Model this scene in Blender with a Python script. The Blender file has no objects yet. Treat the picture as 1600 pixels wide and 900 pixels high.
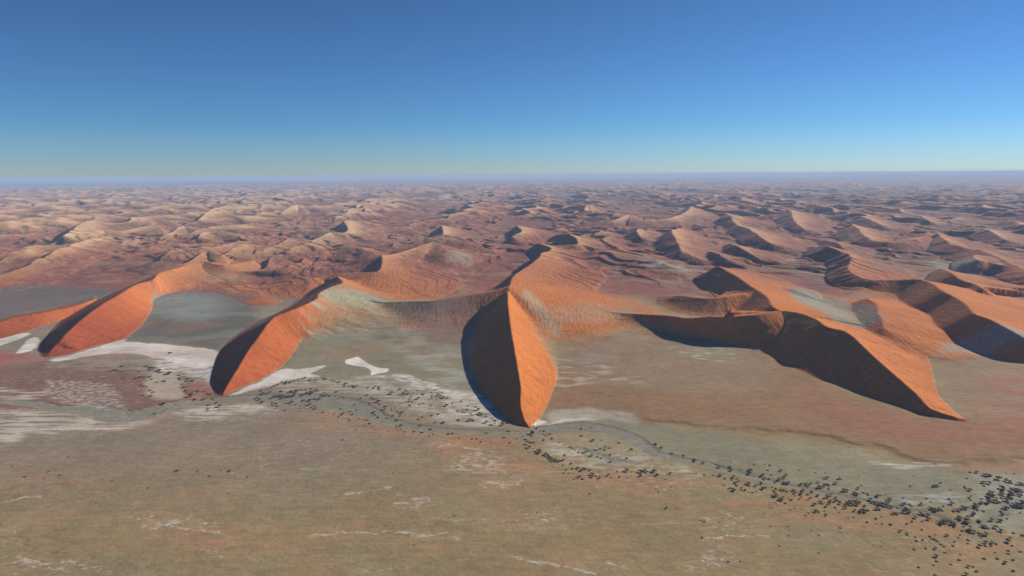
import bpy, math, random
import numpy as np
from mathutils import Matrix, Vector

# ------------------------------------------------------------------ camera, world, sun, exposure
SC = bpy.context.scene
HC = 600.0                       # camera height above the valley floor, metres
FP = 1042.0                      # focal length in pixels of a 1600 px wide frame
PITCH, ROLL = math.radians(9.66), math.radians(0.38)
SUN_EL, SUN_AZ = math.radians(26.8), math.radians(62.0)   # azimuth clockwise from the view direction (+Y)
cp, sp = math.cos(PITCH), math.sin(PITCH)
FWD = np.array([0, cp, -sp]); R0 = np.array([1.0, 0, 0]); U0 = np.array([0, sp, cp])
RGT = math.cos(ROLL)*R0 - math.sin(ROLL)*U0
UPV = math.cos(ROLL)*U0 + math.sin(ROLL)*R0
cam_d = bpy.data.cameras.new("camera"); cam = bpy.data.objects.new("camera", cam_d)
SC.collection.objects.link(cam); SC.camera = cam
cam_d.sensor_width = 36.0; cam_d.lens = 36.0*FP/1600.0
cam_d.clip_start = 1.0; cam_d.clip_end = 500000.0
M = Matrix.Identity(4)
for i in range(3):
    M[i][0] = RGT[i]; M[i][1] = UPV[i]; M[i][2] = -FWD[i]
M[2][3] = HC
cam.matrix_world = M

W = bpy.data.worlds.new("World"); SC.world = W; W.use_nodes = True
nt = W.node_tree; nt.nodes.clear()
out = nt.nodes.new("ShaderNodeOutputWorld"); bg = nt.nodes.new("ShaderNodeBackground")
sky = nt.nodes.new("ShaderNodeTexSky"); sky.sky_type = 'NISHITA'; sky.sun_disc = False
sky.sun_elevation = SUN_EL; sky.sun_rotation = SUN_AZ; sky.altitude = 900.0
sky.air_density = 1.0; sky.dust_density = 0.0; sky.ozone_density = 4.0
SKY_STRENGTH = 0.075
bg.inputs[1].default_value = SKY_STRENGTH
hsv = nt.nodes.new("ShaderNodeHueSaturation"); hsv.inputs['Saturation'].default_value = 1.25
nt.links.new(sky.outputs[0], hsv.inputs['Color'])
# the air towards the horizon is cooler than the clean-air model gives: a tint that depends on elevation only
tc = nt.nodes.new("ShaderNodeTexCoord"); sx = nt.nodes.new("ShaderNodeSeparateXYZ"); rp = nt.nodes.new("ShaderNodeValToRGB")
nt.links.new(tc.outputs['Generated'], sx.inputs[0]); nt.links.new(sx.outputs['Z'], rp.inputs['Fac'])
rp.color_ramp.elements[0].position = 0.0; rp.color_ramp.elements[0].color = (.545, .695, 1.0, 1)
rp.color_ramp.elements[1].position = 1.0; rp.color_ramp.elements[1].color = (.44, .53, 1.0, 1)
for p_, c_ in ((0.07, (.47, .67, .93, 1)), (0.23, (.84, .68, .76, 1))):
    e_ = rp.color_ramp.elements.new(p_); e_.color = c_
mx = nt.nodes.new("ShaderNodeMix"); mx.data_type = 'RGBA'; mx.blend_type = 'MULTIPLY'; mx.inputs['Factor'].default_value = 1.0
nt.links.new(hsv.outputs[0], mx.inputs['A']); nt.links.new(rp.outputs[0], mx.inputs['B']); nt.links.new(mx.outputs['Result'], bg.inputs[0])
nt.links.new(bg.outputs[0], out.inputs[0])

sun_d = bpy.data.lights.new("sun", 'SUN'); sun_d.energy = 5.0; sun_d.angle = math.radians(0.5)
sun_d.color = (1.0, 0.93, 0.82)
sun = bpy.data.objects.new("sun", sun_d); SC.collection.objects.link(sun)
sdir = Vector((math.sin(SUN_AZ)*math.cos(SUN_EL), math.cos(SUN_AZ)*math.cos(SUN_EL), math.sin(SUN_EL)))
sun.rotation_euler = sdir.to_track_quat('Z', 'Y').to_euler(); sun.location = (0, 0, 650)

vs = SC.view_settings; vs.view_transform = 'Standard'; vs.look = 'None'; vs.gamma = 1.0
vs.exposure = 0.42; vs.use_curve_mapping = False
SC.cycles.volume_bounces = 0
SC.cycles.max_bounces = 4; SC.cycles.diffuse_bounces = 1

HAZE_DENSITY = 2.6e-5
HAZE_COLOR = (0.59, 0.76, 1.0)

# ------------------------------------------------------------------ helpers
def unproj(px, py, z=0.0):
    px = np.asarray(px, float); py = np.asarray(py, float)
    a = (px-800.0)/FP; b = (450.0-py)/FP
    d = FWD[None, :] + a.reshape(-1, 1)*RGT[None, :] + b.reshape(-1, 1)*UPV[None, :]
    dz = np.minimum(d[:, 2], -1e-4)
    t = (np.asarray(z, float)-HC)/dz
    return d[:, 0]*t, d[:, 1]*t

_rng = np.random.RandomState(7)
PERM = _rng.permutation(4096).astype(np.int32)
PERM = np.concatenate([PERM, PERM])
GA = _rng.rand(4096)*2*np.pi
GX, GY = np.cos(GA).astype(np.float32), np.sin(GA).astype(np.float32)
def perlin(x, y, seed=0):
    x = np.asarray(x, np.float64)+seed*37.7; y = np.asarray(y, np.float64)+seed*91.3
    xi = np.floor(x); yi = np.floor(y)
    fx = (x-xi).astype(np.float32); fy = (y-yi).astype(np.float32)
    xi = xi.astype(np.int64) & 4095; yi = yi.astype(np.int64) & 4095
    u = fx*fx*fx*(fx*(fx*6-15)+10); v = fy*fy*fy*(fy*(fy*6-15)+10)
    def g(ix, iy, dx, dy):
        h = PERM[PERM[ix & 4095]+(iy & 4095)]
        return GX[h]*dx + GY[h]*dy
    n0 = g(xi, yi, fx, fy); n1 = g(xi+1, yi, fx-1, fy)
    n2 = g(xi, yi+1, fx, fy-1); n3 = g(xi+1, yi+1, fx-1, fy-1)
    a = n0+u*(n1-n0); b = n2+u*(n3-n2)
    return (a+v*(b-a))*1.5
def fbm(x, y, octv=4, seed=0, gain=0.5):
    s = 0; a = 1.0; f = 1.0; t = 0
    for o in range(octv):
        s = s + a*perlin(x*f, y*f, seed+o*3); t += a; a *= gain; f *= 2.03
    return s/t
def sstep(a, b, x):
    t = np.clip((x-a)/(b-a), 0, 1); return t*t*(3-2*t)
def smax(a, b, k):
    h = np.maximum(k-np.abs(a-b), 0)/k
    return np.maximum(a, b)+h*h*k*0.25

def catmull(P, n=5):
    P = np.asarray(P, float); N = len(P)
    Q = np.vstack([2*P[0]-P[1], P, 2*P[-1]-P[-2]])
    out_ = []
    for i in range(N-1):
        p0, p1, p2, p3 = Q[i], Q[i+1], Q[i+2], Q[i+3]
        for j in range(n):
            t = j/n
            out_.append(0.5*((2*p1)+(-p0+p2)*t+(2*p0-5*p1+4*p2-p3)*t*t+(-p0+3*p1-3*p2+p3)*t**3))
    out_.append(P[-1]); return np.array(out_)

# ------------------------------------------------------------------ the terrain grid (polar, finer near the viewpoint)
def build_rows():
    r = [690.0]
    while r[-1] < 100000:
        R = r[-1]
        if R < 3000: d = max(2.6, 0.0019*R*1.0)
        elif R < 6000: d = 5.7+(R-3000)*0.0045
        elif R < 22000: d = 19.2+(R-6000)*0.0046
        else: d = 93+(R-22000)*0.028
        r.append(R+d)
    r[-1] = 100000.0
    return np.array(r)
ROWS = build_rows(); NR = len(ROWS)
NCOL = 1060; TH = np.radians(np.linspace(-47, 47, NCOL))
CELL = np.gradient(ROWS)[:, None]+np.zeros((1, NCOL))
X = (ROWS[:, None]*np.sin(TH)[None, :]); Y = (ROWS[:, None]*np.cos(TH)[None, :])
print("grid", NR, NCOL, NR*NCOL)

def window(x0, x1, y0, y1):
    xs = np.array([x0, x1, x0, x1]); ys = np.maximum(np.array([y0, y0, y1, y1]), 1.0)
    th = np.arctan2(xs, ys)
    xn = 0 if x0 <= 0 <= x1 else min(abs(x0), abs(x1))
    rmin = math.hypot(xn, max(y0, 0)); rmax = max(np.hypot(xs, ys))
    i0 = np.searchsorted(ROWS, rmin)-1; i1 = np.searchsorted(ROWS, rmax)+1
    j0 = np.searchsorted(TH, th.min())-1; j1 = np.searchsorted(TH, th.max())+1
    i0 = max(i0, 0); j0 = max(j0, 0); i1 = min(i1, NR); j1 = min(j1, NCOL)
    if i1 <= i0 or j1 <= j0: return None
    return slice(i0, i1), slice(j0, j1)

def in_poly(px, py, poly):
    ins = np.zeros(px.shape, bool); n = len(poly)
    for i in range(n):
        x1, y1 = poly[i]; x2, y2 = poly[(i+1) % n]
        if y1 == y2: continue
        c = ((y1 > py) != (y2 > py)) & (px < (x2-x1)*(py-y1)/(y2-y1)+x1)
        ins ^= c
    return ins
def poly_dist(px, py, line, vals=None):
    """distance to polyline; also the value interpolated at the nearest point, and the side sign"""
    best = np.full(px.shape, 1e18); val = np.zeros(px.shape); side = np.zeros(px.shape); tpar = np.zeros(px.shape)
    for i in range(len(line)-1):
        ax, ay = line[i]; bx, by = line[i+1]; dx, dy = bx-ax, by-ay
        L2 = dx*dx+dy*dy
        if L2 < 1e-9: continue
        t = np.clip(((px-ax)*dx+(py-ay)*dy)/L2, 0, 1)
        ex = px-(ax+t*dx); ey = py-(ay+t*dy); d2 = ex*ex+ey*ey
        m = d2 < best
        best = np.where(m, d2, best)
        if vals is not None: val = np.where(m, vals[i]+t*(vals[i+1]-vals[i]), val)
        side = np.where(m, (dx*(py-ay)-dy*(px-ax))/np.sqrt(L2*np.maximum(d2, 1e-6)), side)     # +1 left of travel, -1 right, between past an end
        tpar = np.where(m, i+t, tpar)
    return np.sqrt(best), val, side, tpar

# ---- smooth base: flat valley floor, sand sea rising behind it
bx = np.array([-4000, -1450, -780, 0, 500, 1100, 1800, 4000.])
by = np.array([2700, 3100, 3150, 3050, 2800, 2650, 2500, 2300.])
bound = np.interp(X, bx, by)
S = sstep(0, 1500, Y-bound)
Z0 = S*(36+26*fbm(X/2600, Y/2600, 3, 5)*sstep(500, 4000, Y-bound)) + 2.0*fbm(X/420, Y/420, 3, 9)*(0.3+0.7*S)
Z0 = np.where(ROWS[:, None] > 60000, Z0*0.7, Z0)
Z = Z0.copy()
OWNER = np.zeros(Z.shape, np.int8)           # 0 floor, 1 dune field, 2.. hero dunes, 10 river, 11 pans
OWNER[Y > bound-500] = 1
DUNE = np.zeros(Z.shape)                       # 1 on loose dune sand
CRS = np.zeros(Z.shape)                        # 1 on the sun side of a sharp crest
HGT = np.zeros(Z.shape)                        # height above the base

# ---- hero dunes: crest, left foot, right foot traced; heights follow from the slip-face angle
def solve_heights(crest, lfoot, ang=31.0, zmax=170.0, add=None):
    lx, ly = unproj(*np.array(lfoot).T[:2], z=0.0); L = np.stack([lx, ly], 1)
    zs = []
    for (px, py) in crest:
        cand = np.arange(0, zmax, 1.0)
        x, y = unproj(np.full(cand.shape, px), np.full(cand.shape, py), cand)
        d, _, _, _ = poly_dist(x, y, L)
        f = d*math.tan(math.radians(ang))-cand
        k = np.where(f <= 0)[0]
        zs.append(float(cand[k[0]]) if len(k) else zmax)
    zs = np.array(zs)
    for _ in range(2):
        s = zs.copy(); s[1:-1] = 0.25*zs[:-2]+0.5*zs[1:-1]+0.25*zs[2:]; zs = s
    return zs

def hero(name, crest, lfoot, rfoot, owner, ang=31.0, zs=None, gl=1.05, gr=1.2, tipz=0.0, zmax=150):
    crest = np.array(crest, float)
    if zs is None: zs = solve_heights(crest, lfoot, ang, zmax)
    zs = np.array(zs, float); zs[0] = tipz
    cx, cy = unproj(crest[:, 0], crest[:, 1], zs)
    C3 = catmull(np.stack([cx, cy, zs], 1), 6); C = C3[:, :2]; CZ = np.maximum(C3[:, 2], 0)
    print(name, "heights", [int(v) for v in zs])
    for foot, g, lee in ((lfoot, gl, True), (rfoot, gr, False)):
        f = np.array(foot, float); fx, fy = unproj(f[:, 0], f[:, 1], 0.0)
        Fl = catmull(np.stack([fx, fy], 1), 5)
        poly = np.vstack([C, Fl[::-1]])
        w = window(poly[:, 0].min(), poly[:, 0].max(), poly[:, 1].min(), poly[:, 1].max())
        x, y = X[w], Y[w]
        ins = in_poly(x, y, poly)
        xx, yy = x[ins], y[ins]
        dc, zc, _, tp = poly_dist(xx, yy, C, CZ)
        df, _, _, _ = poly_dist(xx, yy, Fl)
        v = dc/(dc+df+1e-6)
        tail = sstep(.42, .72, tp/len(C)) if owner in (2, 3) else (sstep(.58, .86, tp/len(C)) if owner in (4, 5) else 0.0*tp)
        z = zc*(1-v)**(g*(1+(1.5 if owner == 5 and lee else (0.9 if not lee else 0))*tail))
        if lee:          # slanting sand streaks on the slip face
            z += 2.0*np.abs(np.sin((xx*0.35+yy)/17.0+2.5*fbm(xx/120, yy/120, 2, 4)))*np.sin(np.pi*v)*np.clip(.3+1.5*fbm(xx/110, yy/110, 2, 8), 0, 1)
        if not lee:      # windward flank: gentle flutes running down the slope
            z += (zc*0.020)*np.sin(tp*2.2+5*fbm(xx/90, yy/90, 2, 3))*np.sin(np.pi*v)*0.6
            if owner == 5: z += 2.6*np.abs(np.sin((yy*0.8-xx*0.5)/26.0+2.5*fbm(xx/160, yy/160, 2, 6)))*np.sin(np.pi*v)*sstep(0, .3, v)
        zz = Z[w]; cur = zz[ins]
        up = z > cur-1.0
        zz[ins] = np.where(up, smax(cur, z, (3.0 if lee else 8.0)*sstep(0, 45, df)+.02), cur)
        ow = OWNER[w]; o = ow[ins]; o[z > 1.0] = owner; ow[ins] = o
        dd = DUNE[w]; q = dd[ins]; dd[ins] = np.maximum(q, np.where(tail > .02, sstep(0, .3+(62 if owner == 3 else 38)*tail, z+10*tail*fbm(xx/90, yy/90, 3, 12)), sstep(0, .3, z)))
        hh = HGT[w]; q = hh[ins]; hh[ins] = np.maximum(q, z)
        if lee and owner in (2, 3, 5):                 # loose sand spread along the foot of the slip face
            da, _, _, _ = poly_dist(x, y, Fl)
            DUNE[w] = np.maximum(DUNE[w], (~ins)*sstep(8, 3, da)*(Z[w] < 6)*sstep(-40, 60, y-Fl[0, 1]))

def ridge(nodes, aL=31.0, aR=16.0, kR=14.0, kL=4.0, pwR=1.25, dune=1.0, abs_h=True, gL=1.0):
    """nodes: (px, py, crest height). Travel runs from near to far; the left flank is the slip face."""
    N = np.array(nodes, float)
    N[:, 2] += 24*sstep(440, 385, N[:, 1])
    cx, cy = unproj(N[:, 0], N[:, 1], N[:, 2])
    C3 = catmull(np.stack([cx, cy, N[:, 2]], 1), 5); C = C3[:, :2]; CZ = C3[:, 2]
    m = CZ.max()*1.35/math.tan(math.radians(min(aR, aL)))+30
    w = window(C[:, 0].min()-m, C[:, 0].max()+m, C[:, 1].min()-m, C[:, 1].max()+m)
    if w is None: return
    x, y = X[w], Y[w]
    wob = 14*fbm(x/170, y/170, 3, 21)
    d, zc, s, _ = poly_dist(x, y, C, CZ)
    zl = zc-math.tan(math.radians(aL))*d*gL
    wr = pwR*zc/math.tan(math.radians(aR))
    zr = zc*np.clip(1-d/np.maximum(wr, 1), 0, 1)**pwR - 40*np.clip((d-wr)/300, 0, 1)
    f = sstep(-.75, .75, s)
    z = zl*f+(zr+wob*np.clip(d/120, 0, 1)*0.25)*(1-f)
    cur = Z[w]
    k = kL*f+kR*(1-f)
    new = smax(cur, z, k)
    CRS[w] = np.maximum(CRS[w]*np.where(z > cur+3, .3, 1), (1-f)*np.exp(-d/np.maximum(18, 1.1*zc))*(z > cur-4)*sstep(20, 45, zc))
    DUNE[w] = np.maximum(DUNE[w], dune*sstep(0, 6, z-Z0[w])*(z > cur-k))
    HGT[w] = np.maximum(HGT[w], np.clip(z-Z0[w], 0, 200))
    Z[w] = new

# D0, far left edge
hero("dune_0", [(-60, 528), (-20, 512), (20, 497), (60, 490), (90, 484), (120, 478), (150, 467)],
     [(-60, 520), (-20, 506), (20, 493), (60, 486), (92, 480), (118, 474), (150, 464)],
     [(-60, 550), (-20, 537), (20, 524), (45, 517), (75, 506), (110, 495), (150, 478)], 1, zs=[0, 26, 34, 36, 36, 36, 30], gr=1.0)
D1C = [(72, 558), (86, 540), (100, 525), (130, 497), (160, 475), (185, 461), (212, 445), (240, 437), (250, 427), (280, 419), (297, 412), (322, 410), (350, 415), (397, 409)]
hero("dune_1", D1C,
     [(68, 557), (66, 541), (74, 528), (92, 507), (120, 482), (155, 467), (190, 452), (225, 440), (240, 430), (262, 420), (290, 409), (330, 402), (400, 400)],
     [(78, 560), (120, 550), (150, 540), (192, 530), (207, 520), (222, 507), (237, 482), (243, 466), (290, 459), (350, 464), (395, 477), (440, 472), (450, 445), (430, 415)], 2,
     zs=[0, 20, 42, 68, 82, 90, 94, 94, 96, 92, 88, 84, 78, 70])
D2C = [(346, 618), (357, 600), (375, 570), (392, 542), (404, 527), (417, 508), (430, 495), (450, 487), (468, 480), (495, 467), (500, 457), (520, 447), (536, 441), (527, 431)]
hero("dune_2", D2C,
     [(342, 617), (336, 606), (334, 585), (341, 562), (350, 545), (362, 532), (385, 514), (405, 502), (432, 491), (455, 478), (480, 459), (500, 443), (512, 436), (520, 430)],
     [(350, 618), (375, 606), (400, 596), (432, 578), (450, 562), (460, 548), (463, 543), (470, 535), (490, 532), (520, 530), (580, 528), (650, 520), (700, 500), (690, 470), (640, 446)], 3,
     zs=[0, 18, 44, 60, 72, 84, 92, 98, 102, 106, 110, 108, 104, 92])
D3C = [(829, 668), (822, 660), (816, 645), (813, 625), (814, 606), (810, 580), (805, 550), (800, 520), (796, 490), (794, 470), (793, 454)]
hero("dune_3", D3C,
     [(824, 668), (806, 661), (787, 649), (768, 628), (747, 600), (732, 570), (726, 550), (727, 533), (737, 513), (753, 491), (776, 463)],
     [(836, 663), (848, 645), (858, 625), (869, 595), (872, 575), (872, 552), (874, 535), (880, 518), (886, 502), (880, 484), (850, 469)], 4,
     zs=[0, 8, 20, 35, 48, 62, 77, 89, 99, 106, 112])
D4C = [(1512, 660), (1485, 651), (1452, 639), (1435, 620), (1410, 597), (1385, 575), (1360, 552), (1345, 537), (1332, 525), (1317, 516), (1292, 510), (1275, 498), (1250, 489), (1222, 485), (1205, 488), (1175, 492), (1140, 495), (1105, 495), (1075, 497), (1045, 493), (1010, 491), (975, 489), (935, 487), (900, 486)]
hero("dune_4", D4C,
     [(1510, 661), (1480, 656), (1450, 650), (1400, 635), (1362, 622), (1325, 607), (1287, 595), (1255, 580), (1225, 566), (1200, 553), (1175, 545), (1137, 537), (1100, 529), (1060, 525), (1020, 522), (975, 519), (930, 512), (895, 497)],
     [(1513, 659), (1500, 652), (1484, 638), (1465, 615), (1458, 585), (1450, 562), (1430, 545), (1400, 528), (1370, 518), (1330, 500), (1290, 482), (1240, 472), (1190, 474), (1120, 480), (1050, 481), (975, 479), (895, 481)], 5,
     zs=[0, 8, 16, 28, 44, 60, 76, 88, 96, 101, 104, 106, 106, 105, 102, 96, 88, 77, 65, 54, 43, 32, 19, 7], gr=1.35)

# ---- traced secondary dunes and ridges of the middle distance (px, py, crest height)
R_ = ridge
R_([(795, 452, 112), (802, 432, 104), (816, 422, 98), (842, 406, 100), (846, 398, 92), (862, 390, 88), (842, 380, 80)], 33, 15)
R_([(792, 452, 110), (750, 459, 88), (700, 467, 72), (675, 470, 66), (637, 471, 54), (582, 473, 36)][::-1], 9, 20, pwR=2.2, dune=0.6, kL=30)
R_([(1222, 487, 90), (1207, 478, 96), (1197, 462, 96), (1170, 445, 92), (1150, 432, 94), (1122, 418, 90)], 31, 13)
R_([(1165, 460, 78), (1110, 466, 62), (1060, 462, 45)][::-1], 10, 26, dune=0.7, kL=20)
R_([(250, 409, 60), (280, 413, 58), (300, 407, 62), (325, 392, 74), (347, 399, 70), (370, 386, 78), (384, 381, 70)], 33, 14)
R_([(277, 390, 60), (287, 396, 54), (312, 392, 58), (340, 386, 60), (372, 378, 55)], 33, 12)
R_([(-40, 438, 62), (0, 431, 66), (25, 424, 70), (50, 412, 72), (70, 404, 74), (85, 395, 76), (115, 384, 78), (140, 376, 80), (170, 372, 60)], 33, 12)
R_([(-40, 405, 50), (10, 398, 66), (50, 386, 70), (85, 384, 60)], 31, 10)
R_([(100, 370, 82), (112, 362, 92), (125, 351, 98), (145, 345, 70)], 33, 12)
R_([(135, 368, 45), (165, 362, 60), (196, 361, 66), (235, 352, 60)], 31, 10)
R_([(150, 350, 60), (147, 343, 72), (165, 341, 70), (200, 341, 66), (240, 349, 50)], 31, 11)
R_([(252, 357, 60), (265, 366, 56), (285, 353, 74), (318, 363, 50)], 33, 12)
R_([(310, 345, 70), (325, 331, 92), (350, 323, 96), (400, 320, 80)], 33, 11)
R_([(310, 372, 60), (320, 364, 72), (350, 363, 74), (390, 371, 52)], 33, 11)
R_([(340, 408, 35), (400, 397, 62), (440, 380, 70), (450, 373, 64)], 31, 10, dune=.7)
R_([(463, 430, 48), (480, 436, 52), (505, 432, 56), (530, 427, 70), (560, 426, 78), (590, 424, 86), (597, 412, 88), (597, 401, 80)], 31, 12)
R_([(445, 397, 60), (460, 388, 66), (485, 381, 72), (512, 365, 78), (540, 364, 80), (543, 356, 84), (538, 347, 86), (560, 347, 60)], 33, 12)
R_([(480, 360, 62), (510, 361, 70), (530, 366, 66)], 33, 14)
R_([(507, 375, 60), (530, 383, 62), (556, 388, 66), (580, 396, 64), (598, 401, 76), (640, 392, 72), (672, 381, 88), (690, 386, 80), (697, 393, 76), (693, 401, 62)], 14, 16, dune=.9)
R_([(644, 401, 48), (646, 396, 60), (673, 381, 88)], 33, 16)
R_([(660, 376, 50), (690, 371, 70), (692, 362, 82), (690, 355, 76)], 33, 12)
R_([(690, 368, 74), (712, 375, 64), (735, 384, 40)], 12, 14, dune=.7)
R_([(518, 332, 66), (540, 334, 74), (545, 328, 84), (560, 325, 66)], 33, 11)
R_([(437, 334, 66), (450, 326, 82), (465, 321, 88), (480, 330, 50)], 33, 11)
R_([(355, 334, 50), (385, 341, 50), (410, 336, 66), (440, 336, 60)], 29, 10)
R_([(865, 385, 62), (895, 384, 72), (903, 382, 80), (899, 373, 92), (885, 367, 96), (870, 368, 70)], 32, 14)
R_([(800, 372, 62), (815, 362, 82), (808, 355, 84)], 32, 11)
R_([(940, 346, 62), (960, 345, 70), (985, 336, 90), (1000, 343, 84), (1020, 344, 80), (1050, 341, 88), (1075, 330, 96), (1080, 322, 60)], 27, 12)
R_([(1065, 396, 70), (1060, 383, 84), (1054, 371, 96), (1050, 363, 104), (1060, 358, 60)], 29, 12)
R_([(1000, 372, 62), (995, 360, 80), (1015, 362, 60)], 31, 11)
R_([(957, 393, 76), (975, 398, 74), (1000, 403, 70), (1020, 408, 62), (1050, 420, 52), (1080, 424, 40)], 8, 9, dune=.6)
R_([(1175, 401, 60), (1165, 393, 76), (1152, 385, 88), (1140, 383, 60)], 32, 12)
R_([(1202, 381, 74), (1186, 370, 92), (1180, 364, 96), (1150, 352, 70)], 29, 11)
R_([(1150, 353, 60), (1145, 346, 84), (1140, 338, 98), (1136, 336, 60)], 27, 11)
R_([(1255, 358, 60), (1243, 348, 80), (1238, 340, 92), (1236, 331, 96), (1225, 328, 60)], 27, 12)
R_([(1130, 405, 60), (1120, 398, 70), (1110, 393, 64)], 31, 12)
R_([(1345, 404, 62), (1320, 398, 72), (1300, 391, 84), (1288, 385, 92), (1270, 388, 50)], 29, 12)
R_([(1316, 388, 50), (1306, 380, 62), (1290, 376, 56)], 29, 11)
R_([(1425, 436, 92), (1390, 437, 84), (1362, 437, 80), (1340, 432, 80), (1325, 422, 82), (1330, 406, 88), (1322, 398, 80)], 29, 14)
R_([(1380, 512, 46), (1379, 500, 56), (1372, 488, 58), (1370, 475, 60), (1355, 466, 56)], 25, 10)
R_([(1640, 545, 40), (1600, 527, 66), (1575, 513, 80), (1550, 500, 88), (1522, 489, 92), (1510, 476, 98), (1494, 465, 100), (1472, 454, 104), (1458, 444, 104), (1440, 437, 100), (1425, 436, 92)], 33, 13)
R_([(1545, 455, 60), (1537, 452, 74), (1522, 444, 80), (1500, 437, 86), (1485, 427, 92), (1470, 422, 60)], 31, 12)
R_([(1505, 387, 70), (1482, 380, 80), (1460, 367, 92), (1440, 374, 80), (1415, 380, 70), (1380, 380, 66), (1350, 370, 80), (1340, 357, 96), (1330, 352, 60)], 25, 13)
R_([(1376, 351, 70), (1358, 344, 82), (1345, 339, 88), (1325, 342, 50)], 27, 12)
R_([(1452, 347, 60), (1442, 342, 74), (1434, 338, 84), (1420, 342, 50)], 29, 12)
R_([(1602, 356, 66), (1584, 347, 84), (1565, 350, 50)], 27, 12)
R_([(1570, 376, 60), (1555, 367, 76), (1540, 360, 84), (1525, 362, 50)], 27, 12)
R_([(1650, 420, 60), (1600, 418, 72), (1567, 417, 76), (1545, 412, 80), (1527, 408, 88), (1520, 400, 80)], 29, 12)
R_([(1640, 440, 60), (1600, 425, 70), (1560, 405, 70), (1530, 392, 80)], 18, 10)
R_([(282, 345, 40), (262, 345, 60), (230, 338, 60)][::-1], 24, 10)
# low swale ridge under the escarpment of the middle pan
R_([(1380, 437, 50), (1300, 470, 34), (1240, 452, 60)], 6, 8, dune=.3)

TRACED = Y < 9500

# ---- the dune sea behind: chains of star dunes running away from the viewpoint
rnd = random.Random(11)
def star(x0, y0, h, L, psi, aL, aR, A, lam, k=10.0):
    m = L*0.6+h/math.tan(math.radians(aR))+A
    w = window(x0-m, x0+m, y0-m, y0+m)
    if w is None: return
    x, y = X[w]-x0, Y[w]-y0
    c, s = math.cos(psi), math.sin(psi)          # psi: clockwise from +Y
    u = x*s+y*c; v = x*c-y*s
    ph = rnd.uniform(0, 6.28)
    v = v-A*np.sin(u/lam*6.283+ph)-0.35*A*np.sin(u/lam*14.1+ph*2)
    q = 2*u/L
    hc = h*(1-q*q)*(1+0.13*np.sin(u/lam*9+ph))
    z = hc-np.where(v < 0, math.tan(math.radians(aL))*(-v), math.tan(math.radians(aR))*v*(1.0))
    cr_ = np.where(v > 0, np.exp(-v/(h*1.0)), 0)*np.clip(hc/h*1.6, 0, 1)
    z = z+Z0[w]
    cur = Z[w]
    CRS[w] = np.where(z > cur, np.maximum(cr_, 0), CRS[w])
    DUNE[w] = np.maximum(DUNE[w], sstep(-2, 14, z-Z0[w]))
    HGT[w] = np.maximum(HGT[w], np.clip(z-Z0[w], 0, 200))
    Z[w] = smax(cur, z, k)
cnt = 0
for kx in range(-46, 46):
    yy = 3600.0
    while yy < 40000:
        lat = kx*850+420*math.sin(yy/5200+kx*1.7)+260*math.sin(yy/2100+kx*3.1)+rnd.uniform(-260, 260)
        step = rnd.uniform(480, 1050)
        if yy > 22000: step *= 1.3
        yy += step
        if abs(math.atan2(lat, yy)) > math.radians(48): continue
        px = 800+FP*lat/yy
        r = math.hypot(lat, yy)
        if r < 4300: continue
        h = rnd.uniform(38, 105); L = rnd.uniform(900, 2300)
        if r < 8600:
            if rnd.random() < 0.5: continue
            h *= 0.55; L *= 0.7
        star(lat, yy, h, L, math.radians(rnd.gauss(12 if lat < 0 else -22, 17)), rnd.uniform(29, 33) if lat < 0 else rnd.uniform(25, 31), rnd.uniform(9, 15), rnd.uniform(35, 110), rnd.uniform(600, 1100))
        if rnd.random() < 0.95:       # side arm, facing the viewpoint
            star(lat+rnd.uniform(-250, 250), yy+rnd.uniform(-200, 200), h*rnd.uniform(.5, .95), L*rnd.uniform(.35, .75),
                 math.radians(rnd.choice([-1, 1, 1])*rnd.uniform(50, 85)), rnd.uniform(24, 32), rnd.uniform(9, 15), rnd.uniform(15, 50), rnd.uniform(300, 600))
        cnt += 1
for q_ in range(2800):
    r_ = 3300+12500*rnd.random()**0.8; t_ = math.radians(rnd.uniform(-46, 46))
    x_, y_ = r_*math.sin(t_), r_*math.cos(t_)
    if y_ < 3500+rnd.uniform(0, 900): continue
    star(x_, y_, rnd.uniform(6, 22)*(0.5 if y_ < 4500 else 1), rnd.uniform(260, 700), math.radians(rnd.gauss(25 if x_ < 0 else -35, 25)), rnd.uniform(17, 29), rnd.uniform(8, 14),
         rnd.uniform(10, 35), rnd.uniform(160, 380), 5.0)
print("stars", cnt)

# ---- rolling relief on sand and sharp-edged small transverse dunes
def fadew(lam, lo=2.2, hi=4.5): return sstep(lo, hi, lam/CELL)
sandf = np.clip(0.25+0.75*DUNE, 0, 1)*sstep(0, 900, Y-bound+200)
ridn = 1-np.abs(fbm(X/330+0.4*fbm(X/900, Y/900, 2, 31), Y/620, 3, 41))*2
Z += S*sandf*10*ridn*fadew(330)
farm = sstep(16000, 30000, Y)
rf = 1-np.abs(fbm(X/900+Y/5200, Y/1500, 3, 51))*2.2
Z += farm*(34*np.clip(rf, -0.3, 1))*np.clip(0.4+fbm(X/6000, Y/9000, 2, 52)*1.6, 0.1, 1)
def skew(p):                              # asymmetric wave 0..1 with a short steep side
    p = p-np.floor(p); return np.where(p < 0.78, p/0.78, (1-p)/0.22)
def skew2(p, q=.16):
    p = p-np.floor(p); return np.where(p < 1-q, p/(1-q), (1-p)/q)
calm = np.ones(Z.shape)
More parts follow.
